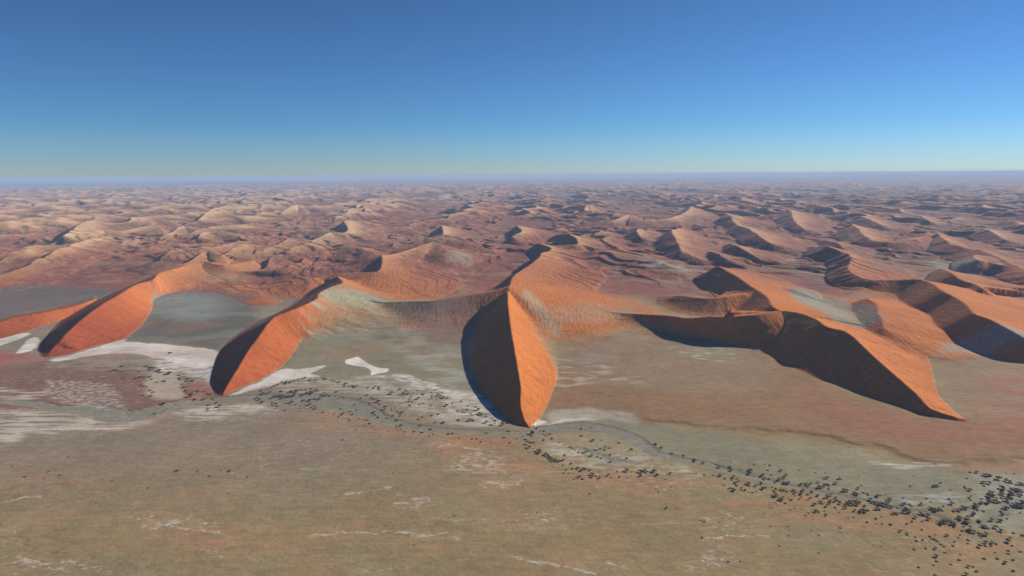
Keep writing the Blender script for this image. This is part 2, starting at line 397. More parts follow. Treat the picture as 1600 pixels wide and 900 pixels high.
for P_, z_ in (([(1240, 448), (1300, 458), (1370, 480), (1380, 515), (1300, 508), (1235, 470)], 35), ([(-60, 455), (60, 445), (185, 450), (110, 478), (-60, 505)], 6)):
    x_, y_ = unproj(*np.array(P_, float).T, z=z_); Pq = np.stack([x_, y_], 1)
    w = window(Pq[:, 0].min()-150, Pq[:, 0].max()+150, Pq[:, 1].min()-150, Pq[:, 1].max()+150)
    ins = in_poly(X[w], Y[w], Pq); dq, _, _, _ = poly_dist(X[w], Y[w], np.vstack([Pq, Pq[:1]]))
    calm[w] *= np.where(ins, 0, sstep(0, 120, dq))
heroz = ((OWNER >= 2) & (OWNER <= 5))
sea_up = sstep(200, 1500, Y-bound)*calm*np.where(heroz, .15, 1)
amp = np.clip(.25+1.5*fbm(X/1500, Y/1500, 2, 65), 0.0, 1)
wv = skew2((-Y*0.55-X*0.82)/430+1.9*fbm(X/1300, Y/1300, 3, 66))
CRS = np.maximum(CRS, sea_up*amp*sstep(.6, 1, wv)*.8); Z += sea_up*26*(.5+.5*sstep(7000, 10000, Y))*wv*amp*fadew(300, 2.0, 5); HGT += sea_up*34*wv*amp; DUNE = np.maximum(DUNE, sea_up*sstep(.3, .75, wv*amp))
amp = np.clip(.15+1.6*fbm(X/900, Y/900, 2, 67), 0.0, 1)
wv = skew2((-Y*0.75-X*0.62)/175+2.1*fbm(X/620, Y/620, 3, 68), .2)
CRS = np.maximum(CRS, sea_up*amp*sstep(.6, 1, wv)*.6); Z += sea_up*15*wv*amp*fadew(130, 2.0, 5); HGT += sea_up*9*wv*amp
wv = skew((-Y*0.62-X*0.75)/95+2.4*fbm(X/420, Y/420, 3, 61))
Z += calm*sandf*5.5*wv*fadew(95, 2.5, 5)*np.clip(0.35+1.6*fbm(X/700, Y/700, 2, 62), 0, 1)*sstep(2300, 3000, Y)*(1-0.7*(HGT > 55))
wv = skew((-Y*0.8-X*0.55)/42+2.2*fbm(X/260, Y/260, 3, 63))
Z += calm*sandf*1.7*wv*fadew(42, 2.5, 5)*np.clip(0.2+1.8*fbm(X/500, Y/500, 2, 64), 0, 1)*sstep(2300, 3000, Y)
# valley floor micro relief and low terrace edges
nf = fbm(X/60, Y/60, 3, 71)
Z += (1-S)*(1-DUNE)*0.8*nf*fadew(60)

# terrace edge (the river has cut a low scarp along the red plain)
TER = [(868, 640), (900, 648), (935, 642), (960, 652), (1010, 660), (1060, 664), (1120, 672), (1180, 675), (1240, 678), (1300, 688),
       (1350, 697), (1380, 702), (1420, 722), (1470, 727), (1520, 727), (1600, 722), (1700, 716)]
tx, ty = unproj(*np.array(TER, float).T)
TL = catmull(np.stack([tx, ty], 1), 4)
w = window(TL[:, 0].min()-300, TL[:, 0].max()+300, TL[:, 1].min()-50, TL[:, 1].max()+900)
xx, yy = X[w], Y[w]
d, _, s, _ = poly_dist(xx+10*fbm(xx/50, yy/50, 3, 77), yy+16*fbm(xx/60, yy/60, 3, 78), TL)
Z[w] += np.where(s > 0, 1, 0)*(3.2*sstep(0, 26, d+8*fbm(xx/35, yy/35, 3, 79)))*(1-sstep(250, 900, d))*sstep(0, 250, xx-TL[0, 0])

# ------------------------------------------------------------------ surface colour (albedo of sand, clay, salt and gravel, with shade painted on one ridge face)
def C(r, g, b): return np.array([r, g, b], np.float32)
RED, ORANGE, TAN = C(.27, .050, .021), C(.47, .15, .034), C(.50, .32, .14)
BROWN, PURPLE = C(.27, .10, .06), C(.20, .074, .068)
GREY, GREEN, OLIVE = C(.235, .225, .17), C(.225, .20, .11), C(.285, .205, .098)
REDPLAIN, WHITE, RIVER, TEAL = C(.265, .155, .075), C(.70, .62, .52), C(.225, .205, .145), C(.36, .38, .27)
col = np.zeros(Z.shape+(3,), np.float32)
def mixc(mask, c):
    global col
    m = np.clip(mask, 0, 1).astype(np.float32)[..., None]
    col = col*(1-m)+c*m
def paint(poly, c, soft=30.0, z=0.0, strength=1.0, warp=20.0, wscale=90.0, noise=None, smooth=True, both=True):
    """blend colour c into a region outlined on the ground plane at height z"""
    p = np.array(poly, float); x, y = unproj(p[:, 0], p[:, 1], z)
    P = np.stack([x, y], 1)
    if smooth: P = catmull(np.vstack([P, P[:1]]), 4)[:-1]
    m = soft*2+warp*2
    w = window(P[:, 0].min()-m, P[:, 0].max()+m, P[:, 1].min()-m, P[:, 1].max()+m)
    if w is None: return None
    xx, yy = X[w], Y[w]
    if warp:
        wx = warp*fbm(xx/wscale, yy/wscale, 3, 81); wy = warp*fbm(xx/wscale, yy/wscale, 3, 82)
    else: wx = wy = 0
    ins = in_poly(xx+wx, yy+wy, P)
    d, _, _, _ = poly_dist(xx+wx, yy+wy, np.vstack([P, P[:1]]))
    a = np.clip(0.5+np.where(ins, d, -d)/(2*soft), 0, 1); a = a*a*(3-2*a)*strength
    if noise is not None: a = a*noise(xx, yy)
    aa = a[..., None].astype(np.float32)
    col[w] = col[w]*(1-aa)+c*aa
    if both: sandcol[w] = sandcol[w]*(1-aa)+c*aa
    return w, a

# valley floor
col[:] = OLIVE
n1 = fbm(X/700, Y/300, 4, 101); n2 = fbm(X/160, Y/70, 4, 102); n3 = fbm(X/40, Y/25, 3, 103)
mixc(sstep(-.1, .35, n1)*0.45, C(.245, .205, .10))
mixc(sstep(0.0, .35, n2)*0.42, C(.32, .185, .09))
mixc(sstep(0.0, .35, fbm(X/230, Y/110, 4, 99))*.4, C(.235, .215, .12))
mixc(sstep(0.1, .4, fbm(X/90, Y/45, 4, 104))*0.2, C(.22, .175, .095))
mixc(sstep(1000, 1500, Y)*sstep(300, -500, X)*0.8, C(.25, .195, .135))
def lines(sx, sy, seed, wdt):
    q = np.abs(fbm(X/sx+.5*fbm(X/150, Y/90, 2, seed+1), Y/sy, 4, seed)); return sstep(wdt, wdt*.25, q)
fgm = (Y < 2100)
mixc(lines(420, 150, 105, .022)*sstep(-.1, .2, fbm(X/500, Y/260, 2, 106))*.55*fgm, C(.19, .125, .065))
mixc(lines(300, 110, 107, .02)*sstep(-.05, .2, fbm(X/400, Y/260, 2, 108))*.5*fgm, C(.36, .22, .12))
mixc(lines(240, 95, 109, .016)*sstep(.0, .25, fbm(X/350, Y/220, 2, 110))*.5*fgm, C(.42, .36, .25))
# sand sea ground between the dunes
lat = np.arctan2(X, Y)
sea = sstep(-150, 500, Y-bound+400*fbm(X/500, Y/500, 3, 111))
gm = fbm(X/1500, Y/2200, 4, 112)
mixc(sea, BROWN)
mixc(sea*sstep(0.02, .32, gm)*0.35, GREEN*1.0)
mixc(sea*sstep(0.0, .35, fbm(X/400, Y/600, 4, 113))*0.6, PURPLE)
mixc(sea*sstep(0.08, .3, fbm(X/230, Y/160, 4, 114))*0.3, C(.40, .33, .22))
# dune sand
near = 1-sstep(3000, 7500, Y)
rightness = sstep(-0.15, 0.5, lat)
leftpale = (1-sstep(-0.35, 0.06, lat))*sstep(3200, 5600, Y)
sandcol = ORANGE*np.ones(Z.shape+(1,), np.float32)
def mixs(m, c):
    global sandcol
    m = np.clip(m, 0, 1).astype(np.float32)[..., None]; sandcol = sandcol*(1-m)+c*m
mixs(sstep(2600, 3600, Y), C(.42, .15, .052))
mixs(sstep(3800, 9000, Y), C(.38, .15, .07))
mixs(leftpale*0.75, TAN)
mixs(rightness*sstep(3200, 9000, Y)*0.75, C(.33, .13, .09))
mixs((1-sstep(-.5, -.12, lat))*(1-sstep(2300, 3600, Y))*0.85, RED)
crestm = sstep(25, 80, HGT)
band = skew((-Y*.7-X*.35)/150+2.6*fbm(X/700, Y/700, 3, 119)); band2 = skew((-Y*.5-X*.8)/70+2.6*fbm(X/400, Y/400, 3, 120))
hero_ = (OWNER >= 2) & (OWNER <= 5)
far_ = sstep(2900, 4200, Y)*(1-hero_*sstep(5200, 3600, Y))
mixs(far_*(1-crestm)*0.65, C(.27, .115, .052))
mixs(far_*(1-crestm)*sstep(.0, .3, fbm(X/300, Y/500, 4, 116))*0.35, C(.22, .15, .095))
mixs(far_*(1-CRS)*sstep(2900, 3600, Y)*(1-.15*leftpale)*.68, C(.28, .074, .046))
mixb_ = far_*sstep(2900, 4200, Y)
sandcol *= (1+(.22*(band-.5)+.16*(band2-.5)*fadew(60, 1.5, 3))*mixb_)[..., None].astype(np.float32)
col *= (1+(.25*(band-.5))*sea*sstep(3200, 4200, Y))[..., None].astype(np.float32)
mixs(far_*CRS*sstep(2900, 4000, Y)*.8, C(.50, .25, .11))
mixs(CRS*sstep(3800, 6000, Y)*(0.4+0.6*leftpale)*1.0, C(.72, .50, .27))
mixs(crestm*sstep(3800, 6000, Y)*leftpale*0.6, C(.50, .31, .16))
dmask = DUNE*np.clip(0.45+0.7*crestm+0.25*n1, 0, 1)
dmask = np.where(Y < 3600, DUNE, dmask)
def mixb(m, c): mixc(m, c); mixs(m, c)
fz = sstep(9000, 14000, Y); q1 = fbm(X/520, Y/900, 4, 125); q2 = fbm(X/650+3, Y/1000, 4, 126)
mixb(fz*sstep(.02, .28, q2)*.65, C(.16, .075, .065))
mixb(fz*sstep(.08, .30, q1)*(.35+.5*leftpale), C(.58, .42, .27))
mixb(sstep(20000, 60000, Y)*0.5, C(.29, .12, .10))
mixb(sstep(0.05, .3, fbm(X/2600, Y/4200, 4, 117))*sstep(12000, 20000, Y)*0.5, C(.40, .30, .20))
mixb(sstep(0.1, .3, fbm(X/1900, Y/3300, 4, 118))*sstep(10000, 20000, Y)*0.6, C(.14, .10, .085))
# red skirts of sand at the toes
def nz(scx, scy, seed, lo, hi):
    return lambda x, y: sstep(lo, hi, fbm(x/scx, y/scy, 4, seed))
flat = 1-DUNE
def paintf(*a, **k):
    """paint only the flat ground under the dunes"""
    return paint(*a, both=False, **k)
# red-brown plain right of the middle dune
paintf([(850, 640), (872, 600), (880, 560), (930, 530), (1040, 520), (1180, 548), (1320, 610), (1470, 655), (1640, 640), (1700, 715), (1600, 724), (1480, 728), (1400, 715), (1350, 698), (1200, 676), (1040, 662), (960, 652), (900, 648)],
       REDPLAIN, 35)
paintf([(1250, 610), (1400, 650), (1520, 664), (1640, 668), (1640, 700), (1420, 690), (1280, 650)], C(.31, .125, .07), 60, strength=.6)
paintf([(1480, 545), (1640, 540), (1640, 660), (1530, 656), (1490, 630), (1470, 590)], C(.27, .175, .10), 40, strength=.85)
paintf([(1530, 600), (1640, 580), (1640, 670), (1540, 660)], C(.33, .12, .07), 60, strength=.7, noise=nz(160, 60, 131, -.25, .25))
paintf([(880, 545), (1010, 525), (1180, 560), (1210, 590), (1160, 620), (1000, 610), (900, 595)], C(.27, .195, .115), 60, strength=.7)
paintf([(1035, 540), (1120, 540), (1160, 560), (1150, 570), (1080, 560)], TEAL, 20, strength=.8, noise=nz(60, 25, 132, .05, .3))
paintf([(870, 560), (935, 570), (980, 582), (1000, 600), (920, 600), (870, 615)], C(.42, .38, .29), 25, strength=.7, noise=nz(90, 30, 133, .0, .3))
paintf([(862, 640), (940, 640), (1000, 655), (960, 662), (900, 655), (850, 660)], C(.44, .40, .31), 14, strength=.6)
# pans between the dunes
PAN_A = [(212, 520), (225, 505), (240, 480), (245, 464), (290, 459), (350, 465), (395, 478), (405, 500), (380, 517), (350, 540), (340, 560), (330, 545), (260, 536), (200, 532)]
paintf(PAN_A, C(.125, .115, .090), 45, warp=14)
paintf([(240, 466), (290, 460), (345, 465), (350, 490), (300, 500), (245, 490)], C(.24, .26, .215), 110, strength=.9, warp=50, wscale=200)
PAN_B = [(440, 600), (462, 555), (470, 520), (500, 505), (560, 495), (640, 492), (720, 500), (722, 540), (735, 590), (790, 640), (800, 655), (700, 620), (640, 600), (600, 590), (520, 590)]
paintf(PAN_B, C(.235, .205, .12), 60, warp=20)
paintf([(590, 535), (640, 525), (700, 525), (725, 540), (740, 600), (790, 650), (740, 640), (690, 600), (640, 560)], C(.34, .345, .255), 35, strength=.8, noise=nz(160, 70, 135, -.3, .3))
paint([(500, 490), (600, 475), (700, 480), (700, 515), (600, 520), (480, 530)], C(.33, .33, .25), 60, strength=.7, noise=nz(150, 60, 136, -.1, .3))
paint([(470, 500), (520, 480), (640, 485), (600, 510), (540, 530)], C(.46, .21, .105), 50, strength=.6, noise=nz(120, 70, 137, -.05, .2))
paint([(500, 480), (560, 466), (610, 470), (590, 480), (520, 488)], TEAL, 25, strength=.7, z=35)
paint([(500, 470), (560, 462), (700, 475), (640, 500), (500, 510)], GREEN, 60, strength=.5, z=30)
paint([(818, 473), (835, 478), (860, 492), (875, 505), (868, 512), (845, 498), (820, 485)], C(.40, .36, .24), 26, strength=.6, z=40)
paint([(860, 490), (900, 478), (940, 473), (1000, 482), (960, 490), (880, 500)], C(.38, .27, .16), 60, strength=.5, z=40, warp=50)
paint([(1240, 452), (1290, 462), (1345, 478), (1368, 495), (1375, 510), (1320, 512), (1270, 492), (1235, 472)], C(.24, .21, .145), 30, strength=.85, z=30)
paint([(1235, 455), (1275, 462), (1320, 488), (1300, 496), (1250, 478)], C(.30, .29, .22), 45, strength=.6, z=35, warp=40)
paint([(-40, 462), (60, 450), (160, 452), (175, 462), (110, 475), (40, 486), (-40, 500)], C(.15, .125, .105), 40, strength=.9, z=6)
paint([(1465, 560), (1500, 540), (1640, 552), (1640, 560), (1500, 556)], C(.30, .29, .22), 30, strength=.7)
paint([(640, 474), (700, 468), (750, 460), (790, 455), (750, 490), (722, 530), (690, 522), (650, 500)], C(.19, .115, .085), 60, strength=.75, z=45, warp=30)  # half-shade painted into the near face of the ridge left of the middle dune
# pale teal flats among the farther dunes
for P_ in ([(700, 407), (730, 405), (735, 413), (705, 416)], [(1440, 410), (1490, 415), (1530, 435), (1470, 425)], [(1000, 415), (1080, 425), (1070, 432), (1010, 425)]):
    paint(P_, TEAL, 60, strength=.5, z=30)
# dark red brown terrace, left
paintf([(-60, 552), (40, 556), (110, 565), (230, 575), (330, 600), (350, 625), (260, 632), (200, 648), (120, 636), (-60, 632)], C(.20, .105, .068), 24, strength=.9)
paintf([(-60, 545), (70, 556), (60, 566), (-60, 575)], C(.40, .10, .06), 20, strength=.6)
paintf([(60, 562), (200, 550), (300, 562), (340, 590), (300, 600), (200, 580), (80, 575)], C(.30, .25, .17), 25, strength=.8, noise=nz(110, 35, 138, -.25, .15))
paintf([(240, 582), (275, 585), (285, 605), (290, 622), (240, 622), (230, 600)], C(.44, .36, .25), 14, strength=.85)
paintf([(290, 600), (330, 595), (352, 618), (300, 628)], C(.40, .14, .085), 12, strength=.7, noise=nz(50, 25, 139, -.2, .2))
paintf([(305, 575), (335, 560), (338, 600), (325, 598)], C(.26, .26, .24), 12, strength=.8)
# white salt
W1 = [(75, 562), (120, 552), (190, 531), (200, 534), (260, 538), (330, 546), (345, 556), (330, 572), (300, 574), (250, 560), (200, 552), (140, 556), (90, 565)]
paintf(W1, WHITE, 7, warp=12, wscale=45, strength=.95)
paintf([(235, 562), (280, 566), (280, 580), (250, 578)], WHITE, 10, strength=.8, noise=nz(45, 25, 140, -.2, .1))
paintf([(270, 568), (345, 552), (340, 585), (310, 592), (285, 585)], WHITE*.9, 14, strength=.75, noise=nz(60, 16, 141, -.05, .15))
paint([(-40, 540), (0, 530), (35, 521), (46, 523), (0, 540), (-40, 550)], WHITE, 4, warp=5)
paint([(30, 546), (45, 530), (60, 528), (58, 540), (48, 548), (28, 552)], WHITE, 5, warp=8, wscale=25)
paintf([(410, 594), (440, 577), (470, 577), (505, 571), (506, 574), (485, 584), (500, 588), (460, 592), (420, 602), (360, 618)], WHITE*.95, 6, warp=8, wscale=35, strength=.95)
WP = [(540, 562), (552, 559), (560, 558), (572, 566), (590, 574), (606, 576), (604, 581), (590, 584), (580, 586), (580, 580), (572, 574), (552, 571), (541, 568)]
paint(WP, WHITE*1.1, 2.5, warp=3, wscale=25)
paintf([(545, 590), (620, 583), (645, 590), (690, 605), (740, 612), (790, 650), (770, 672), (700, 662), (650, 640), (560, 610)], C(.42, .39, .31), 20, strength=.75, noise=nz(90, 30, 142, -.2, .2))
paintf([(590, 588), (640, 586), (700, 608), (745, 616), (752, 622), (700, 618), (640, 600)], WHITE*.9, 8, strength=.8, noise=nz(35, 16, 143, -.12, .12))
paintf([(690, 612), (750, 618), (775, 650), (775, 666), (740, 655), (700, 640)], WHITE*.85, 12, strength=.7, noise=nz(50, 22, 144, -.15, .2))
paintf([(380, 610), (460, 590), (560, 596), (600, 615), (520, 618), (420, 612)], C(.40, .36, .27), 18, strength=.7, noise=nz(100, 20, 145, -.15, .15))
paint([(836, 655), (848, 658), (842, 664), (834, 664)], WHITE, 4)
paintf([(840, 664), (880, 655), (930, 654), (932, 656), (880, 660)], WHITE, 4, strength=.8)
for P_ in ([(-60, 598), (60, 612), (75, 606), (60, 622), (-60, 625)], [(-60, 640), (60, 642), (130, 650), (180, 656), (240, 662), (130, 676), (-60, 672)], [(270, 645), (330, 632), (420, 634), (380, 648), (300, 656)],
           [(-60, 668), (30, 672), (20, 695), (-60, 700)]):
    paintf(P_, C(.52, .44, .33), 16, strength=.85, noise=nz(120, 14, 146, -.18, .1))
paintf([(300, 640), (330, 634), (345, 640), (320, 647)], WHITE*.9, 8, strength=.6, noise=nz(40, 12, 148, -.1, .1))
# grey green gravel plain beyond the river
paintf([(870, 662), (940, 655), (1010, 662), (1100, 674), (1180, 688), (1280, 702), (1380, 722), (1470, 730), (1560, 738), (1530, 770), (1470, 790), (1400, 800), (1330, 775), (1200, 752), (1060, 718), (990, 690), (940, 672)],
       C(.235, .21, .125), 18, strength=.95)
paintf([(1200, 685), (1330, 700), (1420, 722), (1380, 728), (1250, 708)], C(.31, .255, .145), 30, strength=.7)
paintf([(1360, 722), (1480, 722), (1490, 727), (1380, 732)], WHITE*.8, 6, strength=.6, noise=nz(50, 10, 149, -.1, .15))
paintf([(1405, 775), (1490, 768), (1495, 785), (1450, 792), (1410, 790)], C(.34, .34, .28), 10, strength=.8, noise=nz(60, 14, 150, -.2, .2))
paintf([(1530, 735), (1640, 745), (1640, 820), (1560, 830), (1500, 800), (1520, 770)], C(.29, .28, .20), 25, strength=.7)
paintf([(1500, 728), (1620, 722), (1640, 740), (1520, 738)], C(.36, .20, .11), 14, strength=.5)
# islands and orange banks along the river
paintf([(830, 690), (870, 678), (940, 680), (990, 695), (1020, 716), (980, 726), (900, 720), (850, 705)], C(.30, .245, .14), 10, strength=.85)
paintf([(850, 688), (900, 700), (960, 712), (1000, 705), (1015, 716), (960, 732), (900, 728), (870, 715)], C(.46, .39, .27), 12, strength=.75, noise=nz(70, 18, 151, -.1, .15))
paintf([(960, 725), (1060, 728), (1100, 745), (1040, 752), (960, 745)], C(.45, .37, .25), 12, strength=.75, noise=nz(60, 18, 152, -.1, .15))
for P_ in ([(400, 655), (520, 640), (600, 662), (700, 676), (780, 690), (700, 700), (560, 675), (420, 665)], [(845, 690), (900, 718), (990, 735), (1140, 755), (1200, 790), (1100, 790), (950, 762), (860, 720)],
           [(1190, 762), (1330, 790), (1420, 800), (1530, 830), (1640, 850), (1640, 880), (1450, 850), (1250, 810)], [(660, 690), (800, 680), (850, 700), (840, 760), (740, 750)]):
    paintf(P_, C(.37, .205, .10), 22, strength=.75, noise=nz(160, 40, 153, -.3, .2))
paintf([(20, 725), (60, 735), (150, 760), (160, 768), (110, 762), (30, 742)], C(.36, .17, .10), 8, strength=.6, noise=nz(30, 20, 154, -.1, .2))
paintf([(230, 830), (350, 822), (430, 845), (520, 880), (400, 870), (300, 855)], C(.36, .20, .105), 25, strength=.7, noise=nz(90, 25, 155, -.25, .2))
flatz = sstep(1900, 2200, Y)*(1-sea)
m1 = fbm(X/320, Y/220, 5, 121); m2 = fbm(X/140, Y/110, 4, 122)
mixc(flatz*sstep(.0, .35, m1)*.35, C(.30, .155, .075)); mixc(flatz*sstep(.0, .35, -m1)*.35, C(.27, .27, .19)); mixc(flatz*sstep(.05, .4, m2)*.3, C(.16, .14, .09))
# scattered salt blooms of the foreground
SALT = np.zeros(Z.shape, np.float32)
def salt(poly, v=1.0, soft=25, warp=20, z=0.0, stretch=None):
    p = np.array(poly, float); x, y = unproj(p[:, 0], p[:, 1], z)
    P = catmull(np.vstack([np.stack([x, y], 1), [[x[0], y[0]]]]), 3)[:-1]
    m = soft*2+warp*2; w = window(P[:, 0].min()-m, P[:, 0].max()+m, P[:, 1].min()-m, P[:, 1].max()+m)
    if w is None: return
    xx, yy = X[w], Y[w]
    xw = xx+warp*fbm(xx/60, yy/60, 3, 83); yw = yy+warp*fbm(xx/60, yy/60, 3, 84)
    ins = in_poly(xw, yw, P); d, _, _, _ = poly_dist(xw, yw, np.vstack([P, P[:1]]))
    a = np.clip(0.5+np.where(ins, d, -d)/(2*soft), 0, 1)
    SALT[w] = np.maximum(SALT[w], a*v*(1-DUNE[w]))
def blooms(cx, cy, rx, ry, seed, lo=.10, hi=.26):
    a = np.linspace(0, 2*np.pi, 12)[:-1]
    salt([(cx+rx*math.cos(t), cy+ry*math.sin(t)) for t in a], float(np.clip(.92-1.6*(lo+.08), .3, 1)), 30, 34)
for i, b in enumerate([(60, 885, 130, 16, 0.0, .16), (250, 818, 55, 9, -.08, .1), (290, 815, 70, 20, .05, .2), (325, 868, 28, 12, .02, .2), (180, 885, 70, 10, .02, .16), (230, 787, 60, 10, .1, .25), (60, 777, 70, 5, .08, .2),
                       (640, 787, 35, 20, .0, .18), (750, 725, 60, 22, .0, .18), (790, 755, 50, 16, .0, .2), (570, 768, 50, 5, -.05, .15), (840, 815, 100, 28, .1, .28), (680, 835, 80, 14, .08, .25),
                       (1110, 875, 60, 28, .02, .22), (1140, 815, 60, 24, .07, .25), (920, 750, 60, 20, .12, .28), (1050, 760, 80, 20, .12, .28), (500, 700, 120, 22, .16, .3), (530, 835, 60, 8, .04, .2), (880, 880, 60, 6, -.05, .15),
                       (960, 885, 60, 8, .05, .2), (1300, 835, 80, 10, .2, .35), (400, 790, 100, 10, .18, .3), (1060, 698, 30, 4, .1, .2), (690, 695, 40, 5, -.05, .15), (870, 695, 24, 8, .0, .2), (1330, 795, 60, 6, .05, .25)]):
    blooms(b[0], b[1], b[2], b[3], 160+i, b[4], b[5])
for P_, v_ in ([(w_[0], w_[1]) for w_ in (
    ([(60, 565), (330, 560), (350, 620), (250, 660), (-60, 680), (-60, 590), (40, 580)], .55),
    ([(250, 640), (420, 628), (440, 650), (300, 662)], .7),
    ([(400, 600), (560, 590), (640, 585), (760, 615), (800, 670), (640, 655), (560, 615)], .62),
    ([(850, 690), (1010, 700), (1120, 745), (960, 745), (850, 720)], .62),
    ([(1380, 770), (1500, 765), (1500, 795), (1400, 792)], .6),
    ([(700, 690), (850, 690), (840, 770), (720, 770)], .5),
    ([(260, 560), (350, 548), (345, 600), (280, 590)], .75), ([(60, 590), (180, 598), (210, 640), (150, 642), (60, 625)], .85),
    ([(860, 640), (1000, 600), (1180, 560), (1180, 650), (1000, 655)], .33),
    ([(1480, 760), (1640, 750), (1640, 830), (1540, 830)], .45))]):
    salt(P_, v_, 30, 20)
SALT = np.maximum(SALT, (0.22+.25*np.clip(fbm(X/220, Y/130, 3, 191), 0, 1))*(1-DUNE)*(1-sea)*(Y < 2600))
streak_lines = [[(-10, 790), (30, 778), (62, 775)], [(2, 865), (25, 872), (60, 880), (110, 895)], [(800, 868), (830, 876), (880, 884), (930, 897)], [(480, 838), (520, 835), (560, 832), (640, 833)],
                [(540, 772), (575, 768), (610, 760)], [(200, 808), (235, 812), (255, 820), (290, 812), (300, 806)], [(255, 820), (300, 826), (345, 833)], [(640, 840), (700, 832)], [(1100, 845), (1140, 838), (1200, 838)],
                [(700, 695), (745, 702), (770, 705)], [(950, 878), (975, 886)], [(0, 890), (40, 880), (110, 878)]]
for L_ in streak_lines:
    x_, y_ = unproj(*np.array(L_, float).T); Lq = catmull(np.stack([x_, y_], 1), 4)
    w = window(Lq[:, 0].min()-40, Lq[:, 0].max()+40, Lq[:, 1].min()-40, Lq[:, 1].max()+40)
    d_, _, _, _ = poly_dist(X[w]+9*fbm(X[w]/22, Y[w]/22, 3, 85), Y[w]+9*fbm(X[w]/22, Y[w]/22, 3, 86), Lq)
    SALT[w] = np.maximum(SALT[w], 1.0-d_/11)

# dry river bed
def stroke(pts, widths, c, soft=3.0, owner=None, warp=6):
    p = np.array(pts, float); x, y = unproj(p[:, 0], p[:, 1]); wd = np.array(widths, float)
    L = catmull(np.stack([x, y, wd], 1), 6)
    m = wd.max()+40
    w = window(L[:, 0].min()-m, L[:, 0].max()+m, L[:, 1].min()-m, L[:, 1].max()+m)
    xx, yy = X[w], Y[w]
    xw = xx+warp*fbm(xx/35, yy/35, 3, 201); yw = yy+warp*fbm(xx/35, yy/35, 3, 202)
    d, v, _, _ = poly_dist(xw, yw, L[:, :2], L[:, 2])
    a = sstep(-soft, soft, v/2-d)
    edge = sstep(-soft*3, 0, v/2-d)*(1-a)
    a = a*(1-DUNE[w]*0.98)
    col[w] = col[w]*(1-0.22*edge[..., None].astype(np.float32)*(1-DUNE[w][..., None].astype(np.float32)))
    aa = a[..., None].astype(np.float32); col[w] = col[w]*(1-aa)+c*aa
    if owner is not None:
        ow = OWNER[w]; ow[(a > .5)] = owner
    Z[w] -= 1.2*sstep(-6, 6, v/2-d)*(1-DUNE[w])
RV = [(-60, 627), (20, 628), (60, 632), (85, 638), (120, 637), (150, 640), (180, 650), (205, 650), (232, 643), (255, 635), (290, 629), (345, 624), (400, 620), (440, 622), (480, 624), (510, 628), (545, 634), (575, 644), (600, 655), (640, 665), (690, 671), (760, 674), (820, 676), (860, 669), (900, 666), (930, 669), (965, 676), (995, 690), (1020, 707), (1060, 718), (1100, 725), (1140, 735), (1200, 751), (1260, 764), (1330, 778), (1400, 794), (1440, 800), (1500, 818), (1540, 815), (1580, 790), (1640, 770)]
RW = [30, 34, 36, 34, 48, 66, 84, 90, 70, 50, 38, 36, 44, 66, 95, 105, 92, 66, 42, 34, 26, 22, 26, 44, 54, 58, 52, 46, 40, 34, 28, 20, 15, 13, 12, 10, 10, 12, 16, 16, 12]
stroke(RV, RW, RIVER, owner=10)
stroke([(990, 722), (960, 722), (930, 710), (905, 700)], [10, 22, 18, 8], C(.255, .235, .17), 5)
# crisp salt pan owner
p = np.array(WP, float); x_, y_ = unproj(p[:, 0], p[:, 1]); PW = np.stack([x_, y_], 1)
OWNER[in_poly(X, Y, PW)] = 11

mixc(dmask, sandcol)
# streaks of coarser dark sand blown across the dunes
st = fbm(X/260+Y/900, Y/45, 4, 211)
mixc(DUNE*sstep(3000, 4200, Y)*sstep(.05, .35, st)*.35*fadew(60), PURPLE*1.1)
var = 1+0.10*n2+0.10*n3*fadew(40)
col = np.clip(col*var[..., None].astype(np.float32), 0.02, 0.85)
VEG = np.clip(far_*(1-.8*crestm)*(1-hero_*.3), 0, 1)*(1-sstep(14000, 26000, Y))
# the sea coast, far left, beyond the dunes
coast = (Y > 52000+9000*fbm(X/9000, Y/9000, 3, 221)) & (X < -0.34*Y-2000)
OWNER[coast] = 12; Z[coast] = -0.5; col[coast] = C(.03, .07, .11)
Z[ROWS > 99000] = 0

